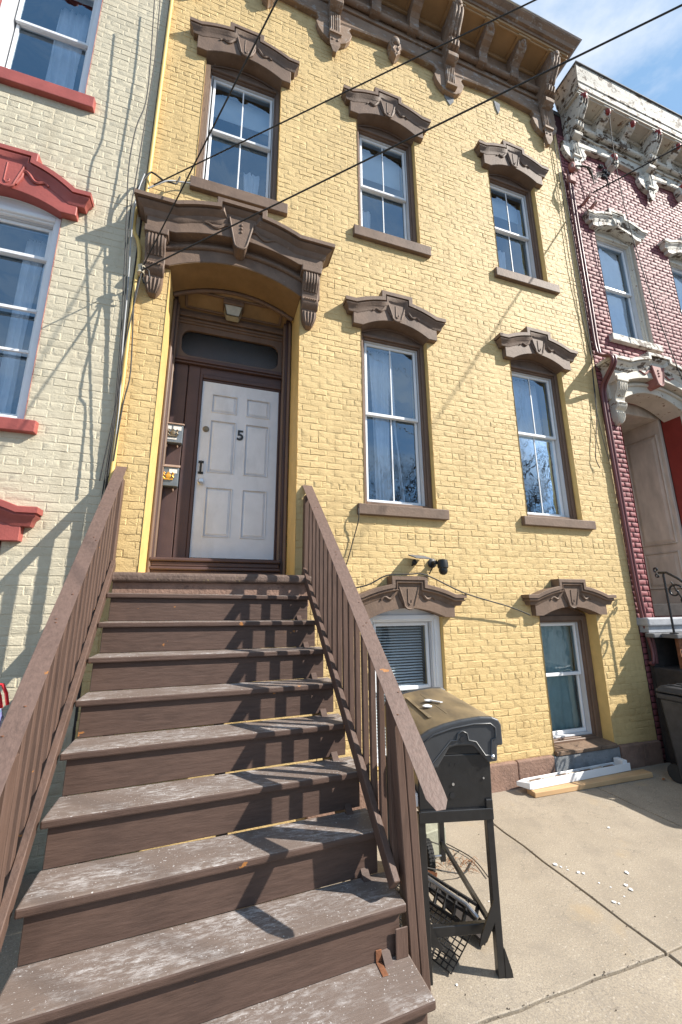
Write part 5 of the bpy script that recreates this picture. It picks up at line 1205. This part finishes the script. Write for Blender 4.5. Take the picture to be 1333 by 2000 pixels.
# ================================================================== clutter under and beside the grill
ct = thing('plastic_crate', 'broken black plastic crate with lattice sides under the grill', 'crate', (1.50, -1.45, 0.1))
mb = MB()
c0 = Vector((1.40, -1.25, 0.13)); c1 = Vector((1.63, -1.74, 0.10)); up = Vector((0.08, 0.05, 0.085)); 
for t in (0.0, 0.5, 1.0): mb.bar(c0+up*t, c1+up*t, 0.012, 0.018)
for i in range(9): p = c0.lerp(c1, i/8); mb.bar(p, p+up, 0.012, 0.02, (1, 0.3, 0))
part('crate_side', mb, 'black', ct)
mb = MB(); d2 = Vector((-0.22, -0.10, -0.085))
for i in range(17): p = c0.lerp(c1, i/16); mb.bar(p, p+d2, 0.005, 0.005)
for j in range(9): e = d2*(j/8); mb.bar(c0+e, c1+e, 0.005, 0.005)
part('crate_bottom', mb, 'black', ct)
tag(part('metal_tube', MB().tube([(1.42, -1.22, 0.24), (1.48, -1.36, 0.235), (1.56, -1.52, 0.215), (1.65, -1.66, 0.185), (1.68, -1.73, 0.15)], 0.013, 8), 'chrome', smooth=60, loc=(1.5, -1.5, 0.27)), 'dull silver metal tube lying along the black crate under the grill', 'tube')
tag(part('metal_tray', MB().hexa([(1.62,-1.18,0.10),(1.78,-1.68,0.02),(1.70,-1.75,0.02),(1.54,-1.24,0.10),(1.62,-1.18,0.115),(1.78,-1.68,0.04),(1.70,-1.75,0.035),(1.54,-1.24,0.115)]).bar((1.62,-1.18,0.13),(1.78,-1.69,0.05),0.006,0.03), 'grime', loc=(1.66, -1.45, 0.05)), 'dark dirty metal tray leaning on the ground under the grill', 'tray')
tag(part('rusty_strip', MB().hexa([(1.52,-1.02,0.10),(1.66,-1.30,0.15),(1.63,-1.33,0.13),(1.46,-1.05,0.08),(1.52,-1.02,0.112),(1.66,-1.30,0.162),(1.63,-1.33,0.142),(1.46,-1.05,0.092)]), 'rust', loc=(1.56, -1.2, 0.1)), 'torn strip of orange rusty metal under the grill', 'scrap metal')
tag(part('concrete_block', MB().hexa([(1.80,-0.90,0),(2.01,-0.86,0),(1.98,-0.68,0),(1.77,-0.72,0),(1.80,-0.90,0.20),(2.01,-0.86,0.20),(1.98,-0.68,0.195),(1.77,-0.72,0.195)]), 'block', bevel=0.008, loc=(1.9, -0.8, 0)), 'mossy grey concrete block on the pavement behind the grill', 'block')
tw = MB()
for i in range(46):
    a = random.uniform(0, 6.28); x = 2.0+random.gauss(0, 0.09); y = -1.0+random.gauss(0, 0.05); l = random.uniform(0.03, 0.10)
    tw.tube([(x, y, 0.006), (x+l*0.5*math.cos(a), y+l*0.5*math.sin(a), 0.018+random.uniform(0, 0.02)), (x+l*math.cos(a), y+l*math.sin(a), 0.007)], 0.0016, 4)
o = part('dry_twigs', tw, 'leaf', kind='stuff', loc=(2.0, -1.0, 0)); o['label'] = 'pile of dry brown twigs beside the concrete block'; o['category'] = 'twigs'
cable('bent_wire', [(2.04,-0.66,0.01),(2.10,-0.80,0.012),(2.16,-1.0,0.012),(2.13,-1.22,0.012)], 0.004, 'wire', 'thin bent wire lying on the pavement behind the grill', 'wire')
for i, (a, b) in enumerate((((1.86,-0.88,0.25),(2.12,-0.86,0.03)), ((1.72,-1.12,0.12),(2.13,-1.04,0.012)))):
    pass
def fence_wire(p, lab): cable('bent_wire', p, 0.0045, 'wire', lab, 'wire')
fence_wire([(1.70,-0.98,0.22),(1.95,-0.93,0.10),(2.05,-0.95,0.06),(2.11,-0.87,0.012)], 'bent dark wire arching over the concrete block')
fence_wire([(1.62,-1.22,0.16),(1.85,-1.16,0.06),(1.98,-1.15,0.03),(2.13,-1.02,0.012)], 'bent dark wire reaching from the grill wheel across the pavement')

wf = thing('window_frame_piece', 'discarded white vinyl window frame piece lying on planks by the wall', 'frame', (4.2, -0.13, 0.05))
def P3(t, o_, z): # along the plank
    return (3.45+1.50*t, -0.215+0.045*t+o_, z)
mb = MB()
mb.hexa([P3(0,-0.03,0.055),P3(1,-0.03,0.055),P3(1,-0.022,0.055),P3(0,-0.022,0.055),P3(0,-0.03,0.135),P3(1,-0.03,0.135),P3(1,-0.022,0.135),P3(0,-0.022,0.135)])
mb.hexa([P3(0,-0.022,0.055),P3(1,-0.022,0.055),P3(1,0.10,0.055),P3(0,0.10,0.055),P3(0,-0.022,0.062),P3(1,-0.022,0.062),P3(1,0.10,0.062),P3(0,0.10,0.062)])
mb.hexa([P3(0,0.10,0.055),P3(1,0.10,0.055),P3(1,0.107,0.055),P3(0,0.107,0.055),P3(0,0.10,0.115),P3(1,0.10,0.115),P3(1,0.107,0.115),P3(0,0.107,0.115)])
part('channel', mb, 'white', wf, bevel=0.002)
part('end_piece', MB().hexa([P3(0.93,-0.02,0.062),P3(0.98,-0.02,0.062),P3(0.98,0.10,0.062),P3(0.93,0.10,0.062),P3(0.93,-0.02,0.165),P3(0.98,-0.02,0.165),P3(0.98,0.10,0.165),P3(0.93,0.10,0.165)]).hexa([P3(-0.02,-0.03,0.06),P3(0.0,-0.03,0.06),P3(0.0,0.107,0.06),P3(-0.06,0.107,0.06),P3(-0.02,-0.03,0.12),P3(0.0,-0.03,0.135),P3(0.0,0.107,0.115),P3(-0.06,0.107,0.10)]), 'white', wf, bevel=0.003)
for i in range(7):
    t = 0.05+0.125*i
    part('stained_slip', MB().hexa([P3(t,0.0,0.063),P3(t+0.10,0.0,0.063),P3(t+0.10,0.09,0.063),P3(t,0.09,0.063),P3(t,0.0,0.085),P3(t+0.10,0.0,0.09),P3(t+0.10,0.09,0.10),P3(t,0.09,0.095)]), 'greywood' if i % 2 else 'rawwood', wf)
pk = tag(part('timber_plank', MB().hexa([(3.43,-0.300,0.0),(5.13,-0.325,0.0),(5.13,-0.205,0.0),(3.43,-0.18,0.0),(3.43,-0.300,0.052),(5.13,-0.325,0.052),(5.13,-0.205,0.052),(3.43,-0.18,0.052)]), 'pine', bevel=0.006, loc=(4.3, -0.25, 0)), 'raw pine plank on the pavement under the white frame piece', 'plank')
tag(part('timber_plank', MB().hexa([(3.52,-0.165,0.0),(5.02,-0.12,0.0),(5.02,-0.06,0.0),(3.52,-0.09,0.0),(3.52,-0.165,0.050),(5.02,-0.12,0.050),(5.02,-0.06,0.050),(3.52,-0.09,0.050)]), 'rawwood', bevel=0.006, loc=(4.3, -0.11, 0)), 'dark weathered plank at the foot of the wall behind the pine plank', 'plank')

# plaster chips scattered over the pavement joint
def chip_mesh(seed):
    rg = random.Random(seed); bm = bmesh.new(); bmesh.ops.create_icosphere(bm, subdivisions=1, radius=1.0)
    for v in bm.verts: v.co = Vector((v.co.x*rg.uniform(0.7, 1.3), v.co.y*rg.uniform(0.5, 1.1), max(v.co.z, -0.3)*0.32*rg.uniform(0.6, 1.2)))
    me = bpy.data.meshes.new('plaster_chip'); bm.to_mesh(me); bm.free(); me.materials.append(M['chipwhite']); return me
cm = [chip_mesh(i) for i in range(5)]
chips = [(2.73,-1.25,0.022),(2.75,-1.285,0.014),(2.82,-1.38,0.020),(2.845,-1.40,0.016),(3.16,-1.50,0.022),(3.02,-1.60,0.018),(3.01,-1.645,0.022),(2.78,-1.70,0.020),(2.80,-1.72,0.012),(2.77,-1.33,0.010),(2.86,-1.52,0.010),(2.90,-1.58,0.009),(3.62,-0.98,0.020),(1.41,-1.89,0.010),(1.98,-1.42,0.008),(2.9,-1.68,0.008),(2.79,-1.30,0.007)]
for i, (x, y, s) in enumerate(chips):
    ob = bpy.data.objects.new('plaster_chip', cm[i % 5]); COL.objects.link(ob); ob.location = (x, y, s*0.15+0.001); ob.rotation_euler = (0, 0, random.uniform(0, 6)); ob.scale = (s*0.85, s*0.85, s*0.85)
    tag(ob, 'small white plaster chip on the concrete pavement', 'plaster chip', 'white plaster chips on the pavement')
mb = MB()
for i in range(170):
    x = random.uniform(1.2, 4.6); y = random.uniform(-2.9, -0.2); s = random.uniform(0.003, 0.009)
    if i < 60: t = random.random(); x = 2.68+random.gauss(0, 0.015); y = -2.0*t
    elif i < 95: x = random.uniform(1.3, 2.7); y = -2.10+random.gauss(0, 0.012)
    a = random.uniform(0, 6.28); mb.add([(x-s, y, 0.001), (x+s*math.cos(a), y+s*math.sin(a), 0.001), (x, y-s*0.6, 0.001), (x, y, s*0.6)], [(0,1,3),(1,2,3),(2,0,3)])
o = part('grit', mb, 'dirt', kind='stuff', loc=(2.7, -1.2, 0)); o['label'] = 'dark grit and crumbs scattered over the pavement'; o['category'] = 'grit'
def leaf(x, y, lab):
    mb = MB(); vs = []; L_ = 0.05
    for i in range(6):
        t = i/5; w_ = 0.018*math.sin(math.pi*min(0.98, t+0.02)); vs += [(x+L_*t-w_*0.3, y-w_, 0.006+0.012*math.sin(t*3)), (x+L_*t, y, 0.004+0.010*t), (x+L_*t+w_*0.3, y+w_, 0.006+0.014*math.sin(t*3))]
    fs = []
    for i in range(5): a = 3*i; fs += [(a,a+3,a+4,a+1),(a+1,a+4,a+5,a+2)]
    tag(part('dry_leaf', mb.add(vs, fs), 'leaf', loc=(x, y, 0)), lab, 'leaf')
leaf(5.14, -0.42, 'dry brown leaf on the ground beside the dark bin')

# bare street trees on the far side of the road (they show in the window panes)
def bare_tree(x, y, h, seed, lab):
    rg = random.Random(seed); t = thing('street_tree', lab, 'tree', (x, y, -0.16), 'bare trees across the road')
    M['bark'] = M.get('bark') or paint('grey_bark', (0.13, 0.105, 0.085), 0.9, 0.25, 6, 0.6, 0.02, 12)
    mb = MB().tube([(x, y, -0.18), (x+0.05, y, h*0.18), (x-0.05, y+0.05, h*0.34)], [0.22, 0.17, 0.15], 9)
    part('trunk', mb, 'bark', t, smooth=60)
    cr_ = MB()
    def grow(p, d, l, r, n):
        q = p+d*l*0.5+Vector((rg.uniform(-1, 1), rg.uniform(-1, 1), 0))*l*0.05; e = p+d*l+Vector((rg.uniform(-1, 1), rg.uniform(-1, 1), rg.uniform(-0.3, 0.6)))*l*0.12
        cr_.tube([p, q, e], [r, r*0.8, r*0.6], 4 if n < 3 else 6, caps=False)
        if n == 0: return
        for k in range(3 if n > 1 else 2):
            dd = (d+Vector((rg.uniform(-1, 1), rg.uniform(-1, 1), rg.uniform(-0.25, 0.5)))*0.75).normalized(); grow(e if k < 2 else q, dd, l*rg.uniform(0.62, 0.82), r*0.58, n-1)
    for k in range(4):
        a = k*1.57+rg.uniform(-0.4, 0.4); grow(Vector((x-0.05, y+0.05, h*0.33)), Vector((math.cos(a)*0.55, math.sin(a)*0.55, 0.85)).normalized(), h*0.22, 0.11, 5)
    part('crown', cr_, 'bark', t, kind='stuff', smooth=60)
bare_tree(15.0, -12.0, 11.0, 3, 'bare grey street tree across the road, the one further right')
bare_tree(7.6, -12.5, 10.0, 8, 'bare grey street tree across the road opposite the front door')

# ================================================================== bins and bag
def wheelie(name, x, y, w_, d_, h_, label):
    t = thing(name, label, 'bin', (x, y, 0))
    def ring(f, z): return [(x-w_/2*f, y-d_/2*f, z), (x+w_/2*f, y-d_/2*f, z), (x+w_/2*f, y+d_/2*f, z), (x-w_/2*f, y+d_/2*f, z)]
    part('bin_body', MB().hexa(ring(0.80, 0.0)+ring(0.97, h_-0.14)), 'bin', t, bevel=0.03, seg=3)
    part('bin_rim', MB().hexa(ring(1.03, h_-0.145)+ring(1.05, h_-0.085)), 'bin', t, bevel=0.014, seg=2)
    part('bin_lid', MB().hexa(ring(1.08, h_-0.072)+ring(0.92, h_)), 'bin', t, bevel=0.022, seg=3)
    part('lid_rib', MB().box(x-w_*0.30, x-w_*0.24, y-d_*0.4, y+d_*0.4, h_-0.002, h_+0.014).box(x+w_*0.0, x+w_*0.06, y-d_*0.4, y+d_*0.4, h_-0.002, h_+0.014), 'bin', t, bevel=0.005)
    part('handle_bar', MB().tube([(x-w_*0.42, y+d_*0.55, h_-0.06), (x+w_*0.42, y+d_*0.55, h_-0.06)], 0.016, 8), 'bin', t, smooth=50)
    part('worn_sticker', MB().box(x-w_*0.32, x+w_*0.1, y-d_/2*0.985-0.004, y-d_/2*0.97, h_-0.32, h_-0.22), 'slate', t)
    for s in (-1, 1): part('bin_wheel', MB().lathe([(0.05, -0.02), (0.095, -0.02), (0.095, 0.02), (0.05, 0.02)], (x+s*w_*0.36, y+d_*0.46, 0.095), 'x', 20), 'rubber', t, smooth=30)
    return t
wheelie('wheelie_bin', 5.43, -0.79, 0.50, 0.58, 1.04, 'dark grey wheelie bin with worn lid at the right edge by the red house')
wheelie('wheelie_bin', 5.52, -1.47, 0.50, 0.58, 1.04, 'second dark grey wheelie bin in the row along the stoop, nearer the street')
wheelie('wheelie_bin', 5.50, -2.22, 0.50, 0.58, 1.04, 'third dark grey wheelie bin of the row along the stoop, nearest the street')
wheelie('wheelie_bin', -1.62, -0.55, 0.55, 0.55, 1.02, 'dark wheelie bin under a white bag beside the cream wall')
bg_ = thing('shopping_bag', 'white printed plastic shopping bag with red handles by the cream wall', 'bag', (-1.50, -0.55, 1.03))
mb = MB(); vs = []; fs = []
for j in range(8):
    v = j/7; z = 1.035+0.30*v
    for i in range(20):
        a = 2*math.pi*i/20; r = 0.20*(1+0.25*math.sin(v*3.0))*(1-0.35*v); r *= 1+0.06*math.sin(a*5+v*6)+0.04*math.sin(a*9-v*9)
        vs.append((-1.50+r*math.cos(a), -0.55+0.75*r*math.sin(a), z+0.012*math.sin(a*4+v*3)))
for j in range(7):
    for i in range(20): a = j*20+i; b = j*20+(i+1) % 20; fs.append((a, b, b+20, a+20))
fs.append(tuple(range(140, 160)))
mt, t, b = newmat('printed_bag_plastic')
v = mapped(t); c = ramp(t, noise(t, v, 7, 2, 0.4), 0.50, 0.56, (0.78, 0.79, 0.80, 1), (0.20, 0.20, 0.42, 1)); c = mixc(t, ramp(t, noise(t, mapped(t, (1.3, 1, 1.2)), 9, 2, 0.4), 0.60, 0.64), c, (0.05, 0.32, 0.22, 1))
t.links.new(c, b.inputs['Base Color']); b.inputs['Roughness'].default_value = 0.35; M['bag'] = mt
part('bag_body', MB().add(vs, fs), 'bag', bg_, smooth=60)
for y in (-0.60, -0.50): part('bag_handle', MB().tube([(-1.44,y,1.33),(-1.42,y,1.40),(-1.39,y,1.445),(-1.36,y,1.44),(-1.33,y,1.38),(-1.31,y,1.30)], 0.011, 6), 'redplastic', bg_, smooth=60)
for o in bpy.data.objects:
    if o.name.split('.')[0] in ('bracket_carving', 'carved_scroll', 'pendant_carving', 'fluting', 'nail_head', 'tyre_lug', 'cable_connector', 'wall_peg', 'hinge_bolt', 'crate_bottom', 'venetian_blind'): o['kind'] = 'stuff'
